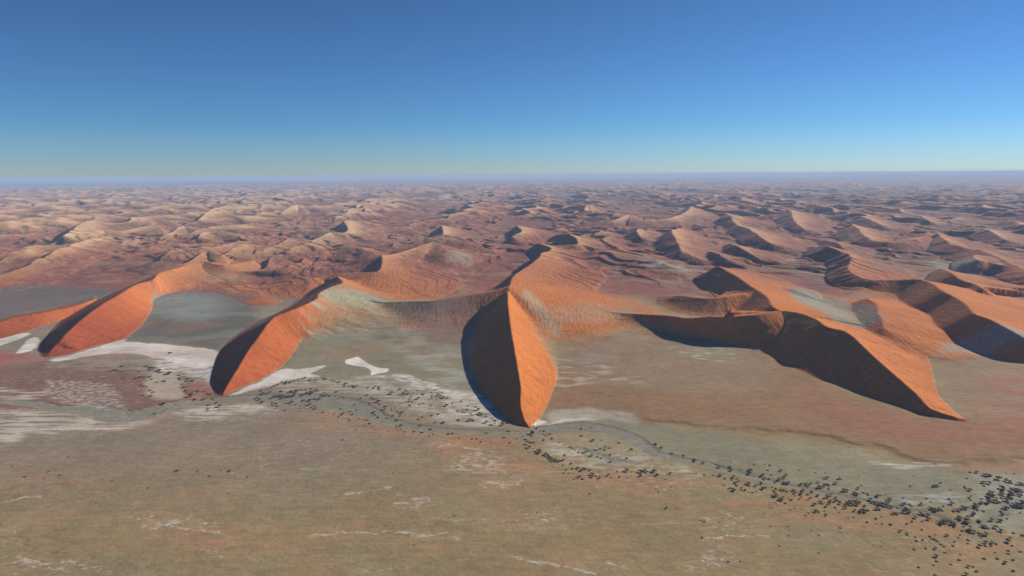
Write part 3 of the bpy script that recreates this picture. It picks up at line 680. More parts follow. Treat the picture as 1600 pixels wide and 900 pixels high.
# ------------------------------------------------------------------ build the meshes of the ground
def sand_material():
    m = bpy.data.materials.new("desert_ground"); m.use_nodes = True
    nt = m.node_tree; b = nt.nodes["Principled BSDF"]; b.inputs['Roughness'].default_value = 0.95
    b.inputs['Specular IOR Level'].default_value = 0.1
    at = nt.nodes.new("ShaderNodeAttribute"); at.attribute_name = "albedo"
    sd = nt.nodes.new("ShaderNodeAttribute"); sd.attribute_name = "sand"
    geo = nt.nodes.new("ShaderNodeNewGeometry")
    def mapping(scale, rot=0.0):
        mp = nt.nodes.new("ShaderNodeMapping"); mp.inputs['Scale'].default_value = scale
        mp.inputs['Rotation'].default_value = (0, 0, rot); nt.links.new(geo.outputs['Position'], mp.inputs['Vector']); return mp
    def noise(mp, scale, det, rough=.6):
        n = nt.nodes.new("ShaderNodeTexNoise"); n.inputs['Scale'].default_value = scale; n.inputs['Detail'].default_value = det
        n.inputs['Roughness'].default_value = rough; nt.links.new(mp.outputs[0], n.inputs['Vector']); return n
    na = noise(mapping((1, 2.2, 1)), 0.035, 6, .68)     # 30 m mottling
    nb = noise(mapping((1, 1, 1)), 0.006, 5, .6)
    mr = nt.nodes.new("ShaderNodeMapRange"); mr.inputs['From Min'].default_value = .3; mr.inputs['From Max'].default_value = .7
    mr.inputs['To Min'].default_value = .80; mr.inputs['To Max'].default_value = 1.18; nt.links.new(na.outputs['Fac'], mr.inputs['Value'])
    mr2 = nt.nodes.new("ShaderNodeMapRange"); mr2.inputs['From Min'].default_value = .3; mr2.inputs['From Max'].default_value = .7
    mr2.inputs['To Min'].default_value = .90; mr2.inputs['To Max'].default_value = 1.09; nt.links.new(nb.outputs['Fac'], mr2.inputs['Value'])
    mul = nt.nodes.new("ShaderNodeMath"); mul.operation = 'MULTIPLY'; nt.links.new(mr.outputs[0], mul.inputs[0]); nt.links.new(mr2.outputs[0], mul.inputs[1])
    vm = nt.nodes.new("ShaderNodeVectorMath"); vm.operation = 'SCALE'
    nt.links.new(at.outputs['Color'], vm.inputs[0]); nt.links.new(mul.outputs[0], vm.inputs['Scale'])
    sa = nt.nodes.new("ShaderNodeAttribute"); sa.attribute_name = "salt"
    vg = nt.nodes.new("ShaderNodeAttribute"); vg.attribute_name = "veg"
    def math_(op, a_, b_, c_=None):
        n = nt.nodes.new("ShaderNodeMath"); n.operation = op
        for k_, v_ in enumerate((a_, b_, c_)):
            if v_ is None: continue
            if isinstance(v_, (int, float)): n.inputs[k_].default_value = v_
            else: nt.links.new(v_, n.inputs[k_])
        return n.outputs[0]
    def ramp_(v_, lo, hi, a0=0.0, a1=1.0):
        n = nt.nodes.new("ShaderNodeMapRange"); n.interpolation_type = 'SMOOTHSTEP'
        n.inputs['From Min'].default_value = lo; n.inputs['From Max'].default_value = hi
        n.inputs['To Min'].default_value = a0; n.inputs['To Max'].default_value = a1
        nt.links.new(v_, n.inputs['Value']); return n.outputs[0]
    # crisp crusts of salt: a threshold on fine noise, lowered where salt gathers
    ns = noise(mapping((.6, 1.0, 1), .3), 0.085, 10, .8); ns.inputs['Distortion'].default_value = .6
    th = math_('MULTIPLY_ADD', sa.outputs['Fac'], 0.27, ns.outputs['Fac'])
    sf = math_('MULTIPLY', ramp_(th, .685, .80), .66)
    mw = nt.nodes.new("ShaderNodeMix"); mw.data_type = 'RGBA'; nt.links.new(sf, mw.inputs['Factor'])
    nt.links.new(vm.outputs[0], mw.inputs['A']); mw.inputs['B'].default_value = (.56, .50, .40, 1)
    # tufts and dark gravel: small dark specks on the flats and on the grown-over sand
    nd = noise(mapping((1, 1, 1)), 0.19, 7, .78)
    df = math_('MULTIPLY', ramp_(nd.outputs['Fac'], .55, .68), math_('MULTIPLY_ADD', vg.outputs['Fac'], .25, .34))
    nv = noise(mapping((1.5, .8, 1), -.5), 0.022, 7, .72)
    df2 = math_('MULTIPLY', ramp_(nv.outputs['Fac'], .44, .62), math_('MULTIPLY', vg.outputs['Fac'], .42))
    tot = math_('SUBTRACT', 1.0, math_('MAXIMUM', df, df2))
    vm2 = nt.nodes.new("ShaderNodeVectorMath"); vm2.operation = 'SCALE'
    nt.links.new(mw.outputs['Result'], vm2.inputs[0]); nt.links.new(tot, vm2.inputs['Scale'])
    nt.links.new(vm2.outputs[0], b.inputs['Base Color'])
    nr = noise(mapping((2.6, .7, 1), math.radians(-25)), 0.03, 5, .6)       # wind ripples and flutes
    ng = noise(mapping((1, 1, 1)), 0.12, 4, .6)
    sc = nt.nodes.new("ShaderNodeMath"); sc.operation = 'MULTIPLY'; nt.links.new(nr.outputs['Fac'], sc.inputs[0]); nt.links.new(sd.outputs['Fac'], sc.inputs[1])
    ad = nt.nodes.new("ShaderNodeMath"); ad.operation = 'MULTIPLY_ADD'; ad.inputs[1].default_value = .22
    nt.links.new(ng.outputs['Fac'], ad.inputs[0]); nt.links.new(sc.outputs[0], ad.inputs[2])
    bp = nt.nodes.new("ShaderNodeBump"); bp.inputs['Strength'].default_value = 0.8; bp.inputs['Distance'].default_value = 6.5
    nt.links.new(ad.outputs[0], bp.inputs['Height']); nt.links.new(bp.outputs[0], b.inputs['Normal'])
    return m
SAND = sand_material()

# vertex normals of the whole sheet, so that the pieces join without a visible seam
P3 = np.stack([X, Y, Z], -1)
du = np.gradient(P3, axis=1); dv = np.gradient(P3, axis=0)
NRM = np.cross(du, dv); NRM /= np.linalg.norm(NRM, axis=-1, keepdims=True)+1e-12

def mesh_from(name, verts, quads, albedo, sand, normals=None, mat=SAND):
    me = bpy.data.meshes.new(name)
    nv, nq = len(verts), len(quads)
    me.vertices.add(nv); me.vertices.foreach_set("co", verts.astype(np.float32).ravel())
    me.loops.add(nq*4); me.loops.foreach_set("vertex_index", quads.astype(np.int32).ravel())
    me.polygons.add(nq); me.polygons.foreach_set("loop_start", np.arange(0, nq*4, 4, dtype=np.int32))
    me.polygons.foreach_set("use_smooth", np.ones(nq, bool))
    me.update(calc_edges=True)
    if albedo is not None:
        a = me.attributes.new("albedo", 'FLOAT_COLOR', 'POINT')
        a.data.foreach_set("color", np.concatenate([albedo, np.ones((nv, 1))], 1).astype(np.float32).ravel())
        for nm_, ar_ in (("sand", sand[:, 0]), ("salt", sand[:, 1]), ("veg", sand[:, 2])):
            s = me.attributes.new(nm_, 'FLOAT', 'POINT'); s.data.foreach_set("value", ar_.astype(np.float32))
    if normals is not None:
        me.normals_split_custom_set_from_vertices(normals.astype(np.float32))
    me.materials.append(mat)
    ob = bpy.data.objects.new(name, me); SC.collection.objects.link(ob); return ob
idx = np.arange(NR*NCOL).reshape(NR, NCOL)
Q = np.stack([idx[:-1, :-1], idx[:-1, 1:], idx[1:, 1:], idx[1:, :-1]], -1).reshape(-1, 4)
FO = OWNER[:-1, :-1].ravel()
VV = P3.reshape(-1, 3); NN = NRM.reshape(-1, 3); CC = col.reshape(-1, 3); DD = np.stack([DUNE, SALT, VEG], -1).reshape(-1, 3)
SPECS = {0: ("desert_floor", "flat olive brown gravel and salt floor filling the foreground"),
         1: ("dune_field", "sea of orange and purple sand dunes stretching to the horizon"),
         2: ("sand_dune", "long red dune at the left between the grey pan and the left edge"),
         3: ("sand_dune", "red orange dune whose tip meets the river left of the white salt patch"),
         4: ("sand_dune", "tall orange dune in the middle with a dark shaded left face"),
         5: ("sand_dune", "long dune on the right with a wide dark shaded face"),
         10: ("dry_riverbed", "grey dry riverbed winding past the dune tips"),
         11: ("salt_pan", "small crisp white clay patch between the two middle dunes"),
         12: ("sea", "thin strip of blue sea at the far left of the horizon")}
for k, (nm, lab) in SPECS.items():
    q = Q[FO == k]
    if not len(q): continue
    u, inv = np.unique(q, return_inverse=True)
    ob = mesh_from(nm, VV[u], inv.reshape(-1, 4), CC[u], DD[u], NN[u])
    ob["kind"] = "structure"; ob["label"] = lab
# the rest of the ground sheet, out of view: under, behind and beside the viewpoint
rr = np.array([0.5, 300, 690, 1500, 4000, 12000, 40000, 100000.]); tt = np.radians(np.arange(0, 361, 4.0))
vx = []; 
for r in rr:
    for t in tt: vx.append((r*math.sin(t), r*math.cos(t), -1.0 if r < 691 or True else 0))
vx = np.array(vx); nt_ = len(tt); qs = []
for i in range(len(rr)-1):
    for j in range(nt_-1):
        mid = math.degrees(tt[j])+2; mid = mid-360 if mid > 180 else mid
        if abs(mid) < 47 and i >= 2 : continue
        qs.append((i*nt_+j, i*nt_+j+1, (i+1)*nt_+j+1, (i+1)*nt_+j))
vx[(np.hypot(vx[:, 0], vx[:, 1]) > 600), 2] = -0.6
cc = np.where((vx[:, 1] > 3000)[:, None], BROWN[None], OLIVE[None])
ob = mesh_from("desert_floor", vx, np.array(qs), cc, np.zeros((len(vx), 3)))
ob["kind"] = "structure"; ob["label"] = "flat gravel desert floor running on beside and behind the viewpoint"

# distant hills on the horizon at the right
hv, hq = [], []
nh = 160
for i in range(nh):
    a = math.radians(2+i*(43-2)/(nh-1)); t = i/(nh-1)
    pxx = 800+FP*math.tan(a)
    h = 150+90*float(perlin(np.array([i*.21]), np.array([.3]), 5)[0]) + 190*math.exp(-((pxx-1410)/30)**2)+130*math.exp(-((pxx-1360)/50)**2)+110*math.exp(-((pxx-1510)/60)**2)
    h *= sstep(0.0, .55, t)*(0.75+.25*float(sstep(0, .6, t)))
    h = max(h+40*float(perlin(np.array([i*.9]), np.array([2.3]), 6)[0])*float(sstep(.2, .5, t)), 2)
    for r, z in ((84000, -2), (87500, h), (91000, -2)):
        hv.append((r*math.sin(a), r*math.cos(a), z))
for i in range(nh-1):
    for j in range(2):
        hq.append((i*3+j, (i+1)*3+j, (i+1)*3+j+1, i*3+j+1))
hv = np.array(hv)
ob = mesh_from("hills", hv, np.array(hq), np.tile(C(.2, .16, .13), (len(hv), 1)), np.zeros((len(hv), 3)))
ob["kind"] = "structure"; ob["label"] = "low blue hills on the horizon at the right"

# height of the ground at any point
def ground_z(x, y):
    r = math.hypot(x, y); t = math.atan2(x, y)
    i = int(np.clip(np.searchsorted(ROWS, r), 1, NR-1)); j = int(np.clip(np.searchsorted(TH, t), 1, NCOL-1))
    return float(min(Z[i, j], Z[i-1, j], Z[i, j-1], Z[i-1, j-1]))

# ------------------------------------------------------------------ camelthorn trees and scrub along the river
# survey of the trees: (x, y, breadth) read on enlargements of 200 px wide tiles, 8 times enlarged
TILES = {
 (400, 580): [(70,232,50),(95,268,60),(170,257,60),(318,238,55),(20,318,60),(50,345,60),(90,375,60),(240,305,70),(290,298,60),(340,290,60),(330,318,60),(380,305,70),(420,300,60),(480,290,70),(490,265,40),(440,250,60),(500,240,60),(540,235,60),(580,225,50),(625,220,50),(700,208,45),(760,210,45),(590,290,60),(570,270,50),(640,262,60),(700,262,60),(740,245,70),(780,235,50),(690,240,50),(600,345,55),(680,348,60),(740,330,50),(800,330,60),(830,285,50),(880,285,60),(920,288,55),(855,258,35),(1008,245,50),(1000,293,35),(1035,322,35),(1095,312,35),(380,388,45),(455,368,60),(210,382,50),(250,405,60),(275,425,45),(435,410,35),(500,405,40),(560,418,45),(620,412,45),(680,400,60),(700,430,50),(745,452,60),(740,415,40),(250,455,25),(548,455,25),(365,480,40),(840,505,45),(1062,450,45),(1235,402,45),(1260,465,42),(1180,485,45),(1205,525,55),(1100,518,60),(985,530,32),(1038,558,34),(1255,543,34),(1155,573,32),(1175,600,36),(1290,580,42),(1345,593,26),(1395,600,46),(1425,640,50),(1460,683,32),(1495,715,28),(1360,665,30),(1255,722,36),(1088,848,32),(1480,495,60),(1490,525,45),(1535,555,48),(1585,470,50),(1550,405,50),(1430,388,42),(1540,368,70),(1450,328,45),(1480,340,50),(1520,330,40),(1390,288,48),(1320,330,42),(680,100,55),(745,98,42),(620,68,48),(575,85,40),(530,95,40),(480,110,45),(430,128,50),(380,118,55),(370,145,55),(330,122,40),(280,150,50),(240,170,50),(200,190,45),(150,210,45),(835,72,32),(868,85,55),(955,102,45),(985,112,48),(1035,122,55),(1125,152,60),(1110,178,45),(1165,180,50),(1215,172,55),(1255,182,65),(1400,200,45),(1470,200,50),(1500,182,40),(1545,190,50),(1545,212,45)],
 (600, 580): [(100,260,80),(205,208,50),(270,210,28),(285,235,42),(245,272,70),(305,272,60),(250,308,28),(345,305,40),(328,332,42),(312,365,48),(360,375,36),(212,392,40),(268,380,22),(330,412,52),(435,328,62),(380,266,32),(420,270,26),(495,275,55),(425,232,42),(448,402,42),(497,390,40),(592,413,42),(485,557,48),(432,590,52),(600,540,50),(682,520,50),(595,252,30),(535,208,26),(652,218,34),(730,262,32),(610,315,40),(605,292,40),(680,290,60),(715,300,60),(750,315,60),(795,320,55),(858,388,36),(790,415,60),(972,362,50),(1050,422,40),(1152,433,48),(1185,466,62),(1105,448,26),(1050,465,46),(1125,480,32),(925,483,48),(980,498,42),(1012,508,30),(1090,515,40),(1108,542,34),(1200,515,60),(1225,530,60),(1285,552,48),(1290,530,30),(1355,580,40),(1395,600,58),(1345,655,56),(1285,626,60),(935,597,55),(1075,600,66),(1120,600,50),(1245,318,28),(1240,392,24),(1262,422,28),(1440,548,36),(1490,625,50),(1490,655,62),(1545,640,46),(1395,636,30),(1560,728,56),(1288,755,52),(1508,817,50),(1580,880,46),(750,630,60),(643,630,46),(455,660,50),(588,706,50),(480,752,56),(382,738,44),(262,745,34),(215,665,60),(162,662,34),(160,705,34),(185,725,30),(228,715,30),(170,592,58),(115,540,50),(58,532,28),(42,568,46),(205,545,44),(232,503,60),(172,490,52),(102,472,36),(20,425,55),(15,458,38),(10,495,34),(620,775,34),(570,798,36),(820,768,52),(862,764,40),(785,768,24),(950,820,32),(1108,835,42),(1165,832,42),(1218,868,48),(1268,868,22),(1340,882,30),(62,735,26)],
 (800, 640): [(275,187,30),(310,215,46),(405,242,56),(362,246,32),(258,278,95),(250,316,44),(142,323,30),(66,350,36),(400,362,52),(395,292,32),(432,307,46),(480,292,44),(507,346,46),(545,168,26),(875,152,24),(878,185,26),(870,220,46),(906,172,20),(988,205,30),(585,270,22),(172,360,50),(205,380,50),(240,395,55),(278,398,45),(160,420,44),(180,428,36),(222,457,66),(272,476,26),(345,500,85),(345,528,70),(330,552,30),(425,545,60),(450,560,60),(470,580,60),(490,600,60),(515,620,60),(550,612,50),(560,630,50),(600,628,60),(645,622,50),(590,398,34),(628,390,22),(665,427,26),(730,455,42),(762,468,40),(788,494,34),(818,450,26),(665,558,44),(840,522,44),(885,528,46),(915,525,50),(958,503,48),(928,472,26),(1030,488,32),(1065,494,46),(1110,476,44),(1168,452,48),(1165,490,46),(1222,468,42),(1065,435,22),(875,312,50),(1018,372,62),(1120,368,30),(1338,404,48),(1500,480,50),(1452,516,26),(1004,563,54),(1072,570,46),(1116,590,44),(1236,549,46),(1440,594,46),(1235,638,56),(740,662,46),(646,684,34),(512,704,24),(320,606,24),(765,724,46),(830,720,56),(880,745,66),(900,725,60),(925,735,50),(980,742,50),(680,740,40),(655,778,38),(718,782,30),(768,786,24),(850,828,60),(888,856,46),(1010,795,66),(1015,822,60),(1060,820,40),(1105,840,52),(1165,832,28),(1218,808,50),(1240,835,40),(1350,830,42),(1440,745,80),(1320,764,36),(1502,767,28),(1445,834,26),(1490,828,26),(455,638,18),(395,636,18),(1102,766,30),(780,860,30)],
 (1000, 660): [(88,258,26),(200,258,60),(272,300,56),(405,370,44),(552,398,44),(690,462,60),(680,445,40),(796,488,52),(962,510,36),(996,538,56),(1130,545,48),(1145,580,62),(1140,480,26),(1262,580,26),(1390,590,74),(1380,624,62),(1360,588,40),(1436,510,38),(1565,516,28),(1530,655,55),(1548,636,40),(1560,686,56),(1590,590,30),(20,600,80),(70,590,60),(90,610,50),(15,650,60),(185,600,76),(218,650,56),(384,626,56),(325,703,26),(706,634,26),(812,644,38),(925,648,38),(1008,653,58),(1068,690,44),(1180,670,62),(1215,692,40),(1240,720,40),(1155,706,30),(1200,742,50),(1218,775,46),(1060,770,36),(1360,755,66),(1370,780,40),(1455,780,50),(1525,750,56),(1545,815,66),(1575,800,46),(1275,800,44),(1265,830,36),(1320,836,52),(1180,832,70),(1135,808,42),(1105,820,28),(1412,862,40),(1463,855,28),(1366,862,22),(395,795,24),(462,818,20),(240,850,30),(290,848,24),(205,825,24),(28,728,26)],
 (1200, 710): [(32,124,40),(165,192,52),(400,183,32),(600,214,32),(720,220,26),(45,245,38),(8,190,30),(20,290,36),(232,254,62),(202,284,52),(142,300,52),(98,330,46),(210,342,60),(260,342,60),(742,282,56),(895,295,48),(925,303,30),(850,346,58),(1140,266,24),(1170,380,32),(1130,415,48),(420,362,56),(480,362,56),(515,375,50),(546,346,40),(628,338,48),(640,392,70),(680,398,60),(710,378,50),(715,355,40),(750,360,46),(770,378,40),(760,418,36),(960,438,70),(990,444,60),(1090,475,60),(1120,488,60),(1200,465,46),(1255,480,44),(1260,500,30),(1375,508,56),(1410,495,36),(1345,508,30),(1520,570,60),(1525,545,56),(60,400,32),(105,415,42),(160,430,46),(200,436,50),(240,452,46),(85,445,46),(172,408,24),(325,438,54),(345,472,50),(420,480,58),(443,436,56),(552,454,52),(505,488,42),(628,504,50),(95,490,60),(85,515,60),(120,510,50),(160,545,60),(195,525,50),(180,565,50),(225,595,40),(90,590,26),(122,575,24),(255,532,28),(300,555,50),(395,545,40),(422,522,30),(510,550,40),(538,530,44),(345,508,30),(305,510,24),(750,520,60),(785,495,56),(745,482,30),(700,542,34),(850,530,50),(860,565,50),(905,575,46),(905,600,50),(785,570,54),(775,600,50),(830,580,40),(665,575,48),(690,600,44),(660,600,40),(590,615,60),(730,640,48),(845,650,36),(970,655,56),(975,625,56),(990,595,60),(1030,580,60),(1045,612,60),(1080,580,60),(1120,575,60),(1150,585,50),(1125,620,60),(1085,605,50),(1215,632,50),(1285,550,52),(1300,585,50),(1345,588,60),(1390,598,70),(1440,605,70),(1490,620,70),(1545,642,66),(1375,665,70),(1400,680,46),(1170,690,60),(1210,690,70),(1160,710,50),(1225,710,50),(1255,685,44),(1090,690,50),(605,700,64),(640,708,40),(715,695,32),(730,735,44),(720,758,40),(895,710,28),(1355,790,44),(1425,770,28),(1245,830,42),(1540,865,46),(1435,856,38),(1362,850,28),(1580,725,60),(1072,772,28),(1015,780,24),(475,756,36),(565,764,22),(510,722,28),(282,676,32),(350,668,24),(428,676,26),(46,645,24),(122,638,22),(265,885,28),(175,885,20),(35,885,28),(1470,488,24),(1515,480,20)],
 (1400, 710): [(930,210,34),(1012,210,50),(1120,245,60),(1160,250,60),(1190,255,46),(1285,285,76),(890,284,30),(225,254,20),(562,342,38),(480,385,50),(515,385,56),(182,385,30),(685,432,26),(1095,335,62),(1172,345,62),(1108,380,38),(1380,315,50),(1420,330,60),(1445,345,44),(1500,368,30),(1550,352,60),(1590,362,50),(1485,228,28),(1395,285,30),(1330,405,70),(1345,430,56),(1340,446,40),(862,395,36),(880,415,36),(925,430,56),(966,432,22),(1180,460,62),(1215,468,52),(1150,500,50),(1185,510,70),(1225,505,50),(1260,540,52),(1225,570,60),(1260,578,60),(1295,585,44),(1165,580,84),(1310,475,50),(1340,490,50),(1345,520,50),(1380,530,40),(1390,560,60),(1405,580,46),(1450,430,60),(1450,470,70),(1455,505,90),(1490,440,60),(1520,425,60),(1550,440,60),(1570,470,60),(1560,500,56),(1435,490,50),(920,530,40),(945,505,30),(940,558,30),(1078,538,36),(1075,590,62),(1000,620,70),(1010,645,70),(1025,685,36),(1098,692,44),(840,655,60),(880,662,60),(822,682,30),(926,652,34),(725,695,46),(765,685,50),(790,698,44),(975,735,66),(980,705,26),(905,775,70),(1360,650,60),(1390,655,60),(1410,645,44),(1320,692,46),(1340,730,56),(1405,738,24),(1560,718,30),(1480,610,60),(1500,635,60),(1530,640,60),(1560,645,60),(1590,640,60),(1520,595,50),(1585,580,70),(1590,600,60),(1205,798,60),(1310,815,66),(1395,788,34),(1050,815,60),(790,775,62),(820,795,56),(870,825,62),(905,840,60),(95,605,60),(125,605,44),(120,590,36),(175,610,40),(205,630,40),(130,660,62),(165,665,44),(100,705,54),(145,715,60),(175,715,50),(25,727,50),(28,648,34),(320,608,56),(95,530,34),(390,535,38),(442,580,30),(600,632,36),(668,542,36),(700,600,62),(460,670,60),(500,685,66),(440,660,50),(550,675,60),(580,688,46),(320,725,56),(345,745,50),(405,748,60),(412,795,56),(245,778,52),(208,822,44),(338,824,34),(142,852,40),(560,840,60),(590,825,60),(575,865,50),(620,812,60),(660,815,60),(700,830,60),(730,855,60),(740,880,50),(640,840,60),(690,860,50),(515,815,24)],
 (1400, 790): [(1115,255,60),(1090,240,50),(1150,272,44),(1250,258,66),(1320,305,60),(850,245,36),(940,245,40),(920,290,56),(945,305,60),(880,290,40),(990,320,50),(1040,330,40),(835,300,40),(1078,352,52),(1140,345,66),(1070,390,22),(330,285,36),(58,306,50),(140,332,40),(145,356,34),(640,362,52),(495,352,26),(430,372,44),(480,405,46),(515,425,46),(450,410,30),(245,380,32),(262,428,46),(340,416,38),(565,468,40),(605,495,36),(740,440,34),(720,486,40),(902,460,30),(810,354,28),(785,388,30),(910,415,40),(1128,445,52),(1210,450,52),(1255,460,44),(1405,430,70),(1435,385,36),(1475,330,40),(1585,360,46),(1200,485,40),(1125,485,44),(1050,492,56),(1070,480,30),(380,518,40),(495,518,50),(235,528,38),(200,454,22),(622,570,40),(508,612,62),(1110,645,46),(1410,545,44),(1410,583,38),(1460,488,34),(515,680,40),(690,718,38),(475,730,36),(290,750,46),(915,745,48),(970,750,36),(1015,805,46),(880,845,56),(1275,645,44),(1370,700,60),(1475,662,40),(1475,800,46),(1245,572,28),(800,660,40),(812,595,32),(1565,560,40)],
 (150, 540): [(330,248,52),(640,245,60),(680,262,56),(712,280,66),(800,300,66),(805,328,40),(930,335,80),(905,345,50),(1040,360,50),(1055,390,60),(1060,410,50),(1110,380,40),(1150,402,46),(1210,425,60),(1130,435,34),(860,430,56),(765,445,40),(1100,505,60),(1085,470,40),(1130,550,60),(1140,575,50),(1200,585,60),(1185,620,70),(1280,555,52),(1350,562,40),(1425,590,60),(1240,655,60),(1325,662,40),(1355,658,50),(1465,648,50),(1515,702,50),(1410,730,60),(1550,745,70),(1405,780,44),(855,712,66),(730,828,50),(690,618,44),(725,568,50),(680,550,46),(590,610,46),(570,480,50),(610,495,46),(640,505,36),(240,290,60),(270,300,50),(210,300,46),(320,308,40),(560,385,60),(610,385,50),(680,378,60),(500,400,50),(700,410,46),(930,78,60),(1275,35,22),(350,400,40),(100,400,30),(540,318,40),(180,310,40)],
}
LONE = [(278,734,6),(310,734,5),(328,742,5),(346,733,4),(360,734,6),(388,743,5),(379,725,3),(358,769,4),(232,761,4),(536,685,3),(649,815,3),(615,737,3),(604,735,3),(648,700,4),(690,703,3),(571,709,3),(840,800,4),(893,781,4),(922,770,5),(1042,792,6),(1101,813,5),(1096,812,3),(1098,838,5),(1139,876,5),(1157,875,4),(1125,814,3),(1120,845,3),(648,849,3),(711,804,4),(613,861,3),(1280,862,4),(1233,835,4),(1219,851,4),(1280,835,4),(1268,827,3),(1314,823,5),(1364,850,3),(1378,852,3),(1461,898,6),(94,741,4),(77,735,4),(70,746,4),(40,743,5),(176,750,4),(108,712,4),(160,748,3),(20,728,3),(30,728,3)]
TREES = []
for (tx0, ty0), L_ in TILES.items():
    for a, b, c in L_:
        TREES.append((tx0+a/8.0, ty0+b/8.0, c/8.0, (tx0, ty0)))
for a, b, c in LONE: TREES.append((a, b, c, None))
LEAFM = bpy.data.materials.new("camelthorn_leaves"); LEAFM.use_nodes = True
b_ = LEAFM.node_tree.nodes["Principled BSDF"]; b_.inputs['Roughness'].default_value = .8
n_ = LEAFM.node_tree.nodes.new("ShaderNodeTexNoise"); n_.inputs['Scale'].default_value = 0.9
r_ = LEAFM.node_tree.nodes.new("ShaderNodeValToRGB")
r_.color_ramp.elements[0].position = .35; r_.color_ramp.elements[0].color = (.080, .084, .055, 1)
r_.color_ramp.elements[1].position = .65; r_.color_ramp.elements[1].color = (.15, .145, .095, 1)
tcn = LEAFM.node_tree.nodes.new("ShaderNodeTexCoord")
LEAFM.node_tree.links.new(tcn.outputs['Object'], n_.inputs['Vector'])
LEAFM.node_tree.links.new(n_.outputs['Fac'], r_.inputs['Fac']); LEAFM.node_tree.links.new(r_.outputs[0], b_.inputs['Base Color'])
BARKM = bpy.data.materials.new("camelthorn_bark"); BARKM.use_nodes = True
b_ = BARKM.node_tree.nodes["Principled BSDF"]; b_.inputs['Roughness'].default_value = .9
n_ = BARKM.node_tree.nodes.new("ShaderNodeTexNoise"); n_.inputs['Scale'].default_value = 6
r_ = BARKM.node_tree.nodes.new("ShaderNodeValToRGB")
r_.color_ramp.elements[0].color = (.05, .035, .025, 1); r_.color_ramp.elements[1].color = (.13, .10, .07, 1)
BARKM.node_tree.links.new(n_.outputs['Fac'], r_.inputs['Fac']); BARKM.node_tree.links.new(r_.outputs[0], b_.inputs['Base Color'])

def crown_geo(rng, nclump=9, nleaf=40):
    """leaf-sized faces in clumps spread through a flat-topped crown; unit breadth 1, height about 0.75"""
    v, f = [], []
    cl = []
    for i in range(nclump):
        a = 6.283*i/nclump+rng.uniform(-.4, .4); q = rng.uniform(.12, .36)
        cl.append((q*math.cos(a), q*math.sin(a)*rng.uniform(.7, 1), rng.uniform(.38, .62), rng.uniform(.13, .22)))
    cl.append((0, 0, .62, .2))
    for (cx_, cy_, cz_, cr_) in cl:
        for j in range(nleaf):
            d = np.array([rng.gauss(0, 1), rng.gauss(0, 1), rng.gauss(0, 1)]); d /= np.linalg.norm(d)+1e-9
            q = cr_*rng.uniform(.55, 1.05); p = np.array([cx_, cy_, cz_])+d*q*np.array([1, 1, .6])
            s_ = rng.uniform(.045, .085)
            n = d+np.array([rng.uniform(-.6, .6), rng.uniform(-.6, .6), rng.uniform(-.2, .6)]); n /= np.linalg.norm(n)
            t = np.cross(n, [0.3, .5, .8]); t /= np.linalg.norm(t)+1e-9; b2 = np.cross(n, t)
            k = len(v)
            v += [tuple(p+s_*t), tuple(p+s_*b2), tuple(p-s_*t), tuple(p-s_*b2)]; f.append((k, k+1, k+2, k+3))
    return v, f
def trunk_geo(rng):
    v, f = [], []
    def limb(p0, p1, r0, r1, n=5):
        k = len(v); d = np.array(p1)-np.array(p0); d = d/np.linalg.norm(d)
        t = np.cross(d, [0.2, .9, .1]); t /= np.linalg.norm(t); b2 = np.cross(d, t)
        for p, r in ((p0, r0), (p1, r1)):
            for i in range(n):
                a = 6.283*i/n; v.append(tuple(np.array(p)+r*(math.cos(a)*t+math.sin(a)*b2)))
        for i in range(n): f.append((k+i, k+(i+1) % n, k+n+(i+1) % n, k+n+i))
    limb((0, 0, -.03), (.01, .0, .22), .035, .026)
    for i in range(4):
        a = 6.283*i/4+rng.uniform(-.4, .4); q = rng.uniform(.16, .26)
        limb((.01, 0, .2), (q*math.cos(a), q*math.sin(a), rng.uniform(.42, .52)), .02, .007, 4)
    return v, f
trng = random.Random(5)
VAR = []
for i in range(6):
    cv, cf = crown_geo(trng, trng.randint(6, 10)); tv, tf = trunk_geo(trng)
    cm = bpy.data.meshes.new("crown"); cm.from_pydata(cv, [], cf); cm.materials.append(LEAFM)
    tm = bpy.data.meshes.new("trunk"); tm.from_pydata(tv, [], tf); tm.materials.append(BARKM)
    VAR.append((cm, tm, np.array(cv), cf))

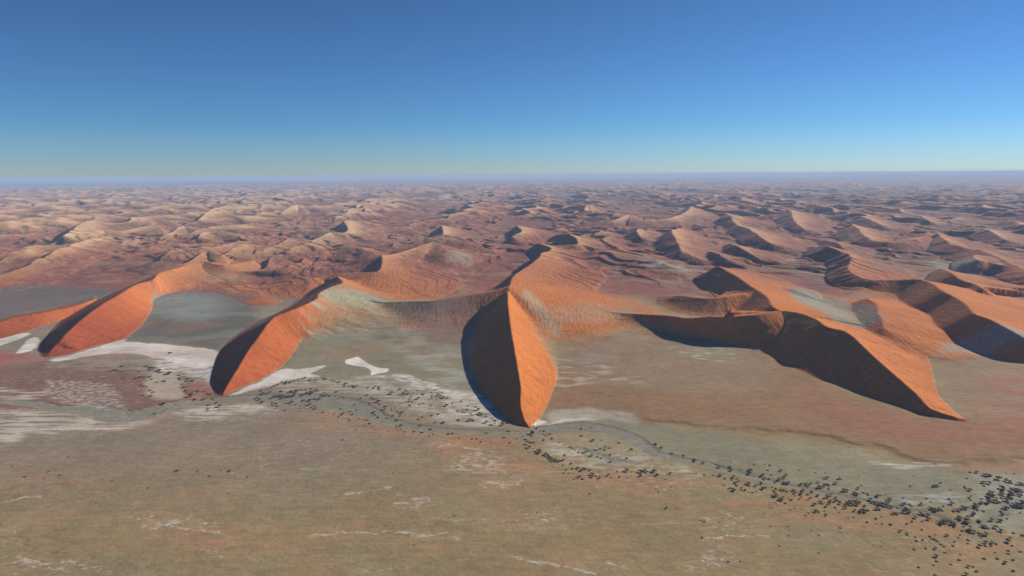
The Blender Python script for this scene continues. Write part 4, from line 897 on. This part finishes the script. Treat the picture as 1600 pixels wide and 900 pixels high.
def where(px, py, w):
    """plain words for the spot a tree stands on, from landmarks one can find"""
    if px < 352 and py < 646: spot = "on the red flat left of the second dune"
    elif px < 352: spot = "on the open plain below the left river"
    elif py < 600 and px < 540: spot = "in the thin line below the white clay"
    elif px < 470: spot = "in the dark grove above the left river bend"
    elif px < 600 and py < 645: spot = "where the river widens under the clay patch"
    elif px < 640: spot = "on the orange bank below the widest river reach"
    elif px < 700: spot = "on the speckled flat between the two dune tips"
    elif px < 770: spot = "on the pale salt flat left of the middle dune tip"
    elif px < 800: spot = "at the red foot of the middle dune"
    elif px < 850 and py < 705: spot = "just below the middle dune tip"
    elif px < 850: spot = "on the orange bank under the middle dune tip"
    elif px < 900: spot = "in the line running right from the middle dune"
    elif px < 960: spot = "on the river island right of the middle dune"
    elif px < 1010: spot = "on the pale bank right of the river island"
    elif px < 1100 and py < 715: spot = "on the far bank of the grey river bend"
    elif px < 1150: spot = "beside the river right of the bend"
    elif px < 1200: spot = "where the river channel narrows on the right"
    elif px < 1260: spot = "on the orange flat below the narrow channel"
    elif px < 1320: spot = "in the scattered grove under the long shaded dune"
    elif px < 1380: spot = "in the long dark row along the narrow channel"
    elif px < 1440: spot = "on the bank below the grey gravel oval"
    elif px < 1500 and py < 800: spot = "beside the grey gravel oval at the right"
    elif px < 1500: spot = "in the arc shaped thicket at the lower right"
    elif px < 1550 and py < 800: spot = "in the dense grove near the right edge"
    elif px < 1550: spot = "on the orange plain at the lower right"
    elif py < 810: spot = "in the thick clump at the right edge of the photo"
    else: spot = "on the plain in the lower right corner"
    return spot
ranked = sorted(range(len(TREES)), key=lambda i: -TREES[i][2]*(1.3 if TREES[i][1] > 700 else 1.0))
SINGLE = set(ranked[:296])
made = 0; svx, sfc = [], []
def tree_pos(px, py):
    x, y = unproj([px], [py], 1.5); x, y = float(x[0]), float(y[0])
    return x, y, ground_z(x, y)
seen = {}
for i in ranked:
    px, py, w_, _ = TREES[i]
    x, y, z = tree_pos(px-0.6, py+w_*0.18)
    slant = math.sqrt(x*x+y*y+HC*HC)
    dia = max(w_*slant/FP*0.80, 2.0)
    cm, tm, cv, cf = VAR[i % 6]; rot = trng.uniform(0, 6.283)
    sc3 = (dia*1.15, dia*1.15, dia*trng.uniform(.55, .72))
    if i in SINGLE:
        e = bpy.data.objects.new("camelthorn_tree", None); SC.collection.objects.link(e)
        e.location = (x, y, z); e.rotation_euler = (0, 0, rot); e.scale = sc3; e.empty_display_size = 0.1
        size = "large" if dia > 9.5 else ("medium" if dia > 7.2 else "small")
        spot = where(px, py, w_); e["category"] = "tree"; e["group"] = f"trees {spot}"
        seen.setdefault((size, spot), []).append((px, py, e))
        for me_, nm_ in ((tm, "trunk"), (cm, "crown")):
            o = bpy.data.objects.new(nm_, me_); SC.collection.objects.link(o); o.parent = e
        made += 1
    else:
        k = len(svx); c_, s_ = math.cos(rot), math.sin(rot)
        P_ = cv*np.array(sc3); P_ = np.stack([P_[:, 0]*c_-P_[:, 1]*s_+x, P_[:, 0]*s_+P_[:, 1]*c_+y, P_[:, 2]*.8-dia*.12+z], 1)
        svx.append((P_, cf))
ORD = "first second third fourth fifth sixth seventh eighth ninth tenth eleventh twelfth thirteenth fourteenth fifteenth sixteenth seventeenth eighteenth nineteenth twentieth".split()
ORD += ["twenty-"+o for o in ORD[:9]]+["thirtieth"]+["thirty-"+o for o in ORD[:9]]
for (size, spot), L_ in seen.items():
    L_.sort(key=lambda t: (t[0], t[1]))
    for k, (a, b, e) in enumerate(L_):
        if len(L_) == 1: e["label"] = f"lone {size} camelthorn {spot}"
        elif k == len(L_)-1: e["label"] = f"rightmost {size} camelthorn {spot}"
        elif k == 0: e["label"] = f"leftmost {size} camelthorn {spot}"
        else: e["label"] = f"{ORD[k]} {size} camelthorn from left {spot}"
print("trees", made, "others", len(svx), "labels", len(seen))
# small scrub scattered over the flood plain: too many to count
def in_px(poly, px, py): return bool(in_poly(np.array([px]), np.array([py]), poly)[0])
SCRUB = [([(400, 650), (700, 690), (850, 735), (1000, 755), (1200, 790), (1640, 880), (1640, 900), (1100, 800), (800, 760), (400, 680)], 420, (1.2, 3.0)),
         ([(830, 700), (1100, 760), (1400, 820), (1640, 880), (1640, 905), (1300, 840), (1000, 790), (840, 740)], 380, (1.4, 3.2)),
         ([(1180, 765), (1640, 830), (1640, 880), (1400, 840), (1180, 800)], 200, (1.6, 3.6)),
         ([(440, 590), (700, 610), (800, 670), (700, 690), (520, 660), (400, 630)], 160, (1.4, 3.2)),
         ([(0, 720), (400, 700), (1640, 800), (1640, 960), (0, 960)], 520, (0.9, 2.2)),
         ([(1450, 728), (1640, 728), (1640, 830), (1500, 820)], 120, (1.6, 4.0)),
         ([(100, 555), (340, 575), (340, 620), (120, 620)], 150, (1.6, 4.0)),
         ([(20, 722), (60, 730), (150, 758), (230, 768), (150, 766), (50, 748)], 60, (1.5, 3.0))]
sv, cfm = VAR[0][2], VAR[0][3]
small = [crown_geo(trng, 3, 4) for _ in range(4)]
for poly, n, (a, b) in SCRUB:
    xs_ = [p[0] for p in poly]; ys_ = [p[1] for p in poly]; k = 0; tries = 0
    while k < n and tries < n*30:
        tries += 1
        px, py = trng.uniform(min(xs_), max(xs_)), trng.uniform(min(ys_), max(ys_))
        if not in_px(poly, px, py): continue
        x, y, z = tree_pos(px, py)
        if fbm(np.array([x/70]), np.array([y/50]), 2, 301)[0] < trng.uniform(-.15, .15): continue
        d = trng.uniform(a, b); v, f = small[k % 4]; v = np.array(v)
        P_ = v*np.array([d, d, d*.8])+np.array([x, y, z-d*.15])
        svx.append((P_, f)); k += 1
av, af = [], []; base = 0
for P_, f in svx:
    av.append(P_); af.append(np.array(f)+base); base += len(P_)
av = np.vstack(av); af = np.vstack(af)
o = mesh_from("scrub", av, af, None, None, None, LEAFM)
o.data.polygons.foreach_set("use_smooth", np.zeros(len(af), bool))
o["kind"] = "stuff"; o["label"] = "low thorny bushes and saplings sprinkled over the flood plain"

# ------------------------------------------------------------------ the air
hz_m = bpy.data.materials.new("haze_air"); hz_m.use_nodes = True
nt = hz_m.node_tree; nt.nodes.clear()
o_ = nt.nodes.new("ShaderNodeOutputMaterial"); pv = nt.nodes.new("ShaderNodeVolumePrincipled")
pv.inputs['Density'].default_value = HAZE_DENSITY; pv.inputs['Color'].default_value = HAZE_COLOR+(1,)
pv.inputs['Anisotropy'].default_value = 0.0
nt.links.new(pv.outputs[0], o_.inputs['Volume'])
s = 101000.0; zb, zt = -3.0, 625.0
me = bpy.data.meshes.new("haze")
me.from_pydata([(-s, -s, zb), (s, -s, zb), (s, s, zb), (-s, s, zb), (-s, -s, zt), (s, -s, zt), (s, s, zt), (-s, s, zt)], [],
               [(0, 3, 2, 1), (4, 5, 6, 7), (0, 1, 5, 4), (1, 2, 6, 5), (2, 3, 7, 6), (3, 0, 4, 7)])
me.materials.append(hz_m)
hz = bpy.data.objects.new("haze", me); SC.collection.objects.link(hz); hz["kind"] = "stuff"; hz["label"] = "thin blue desert haze over the dunes"
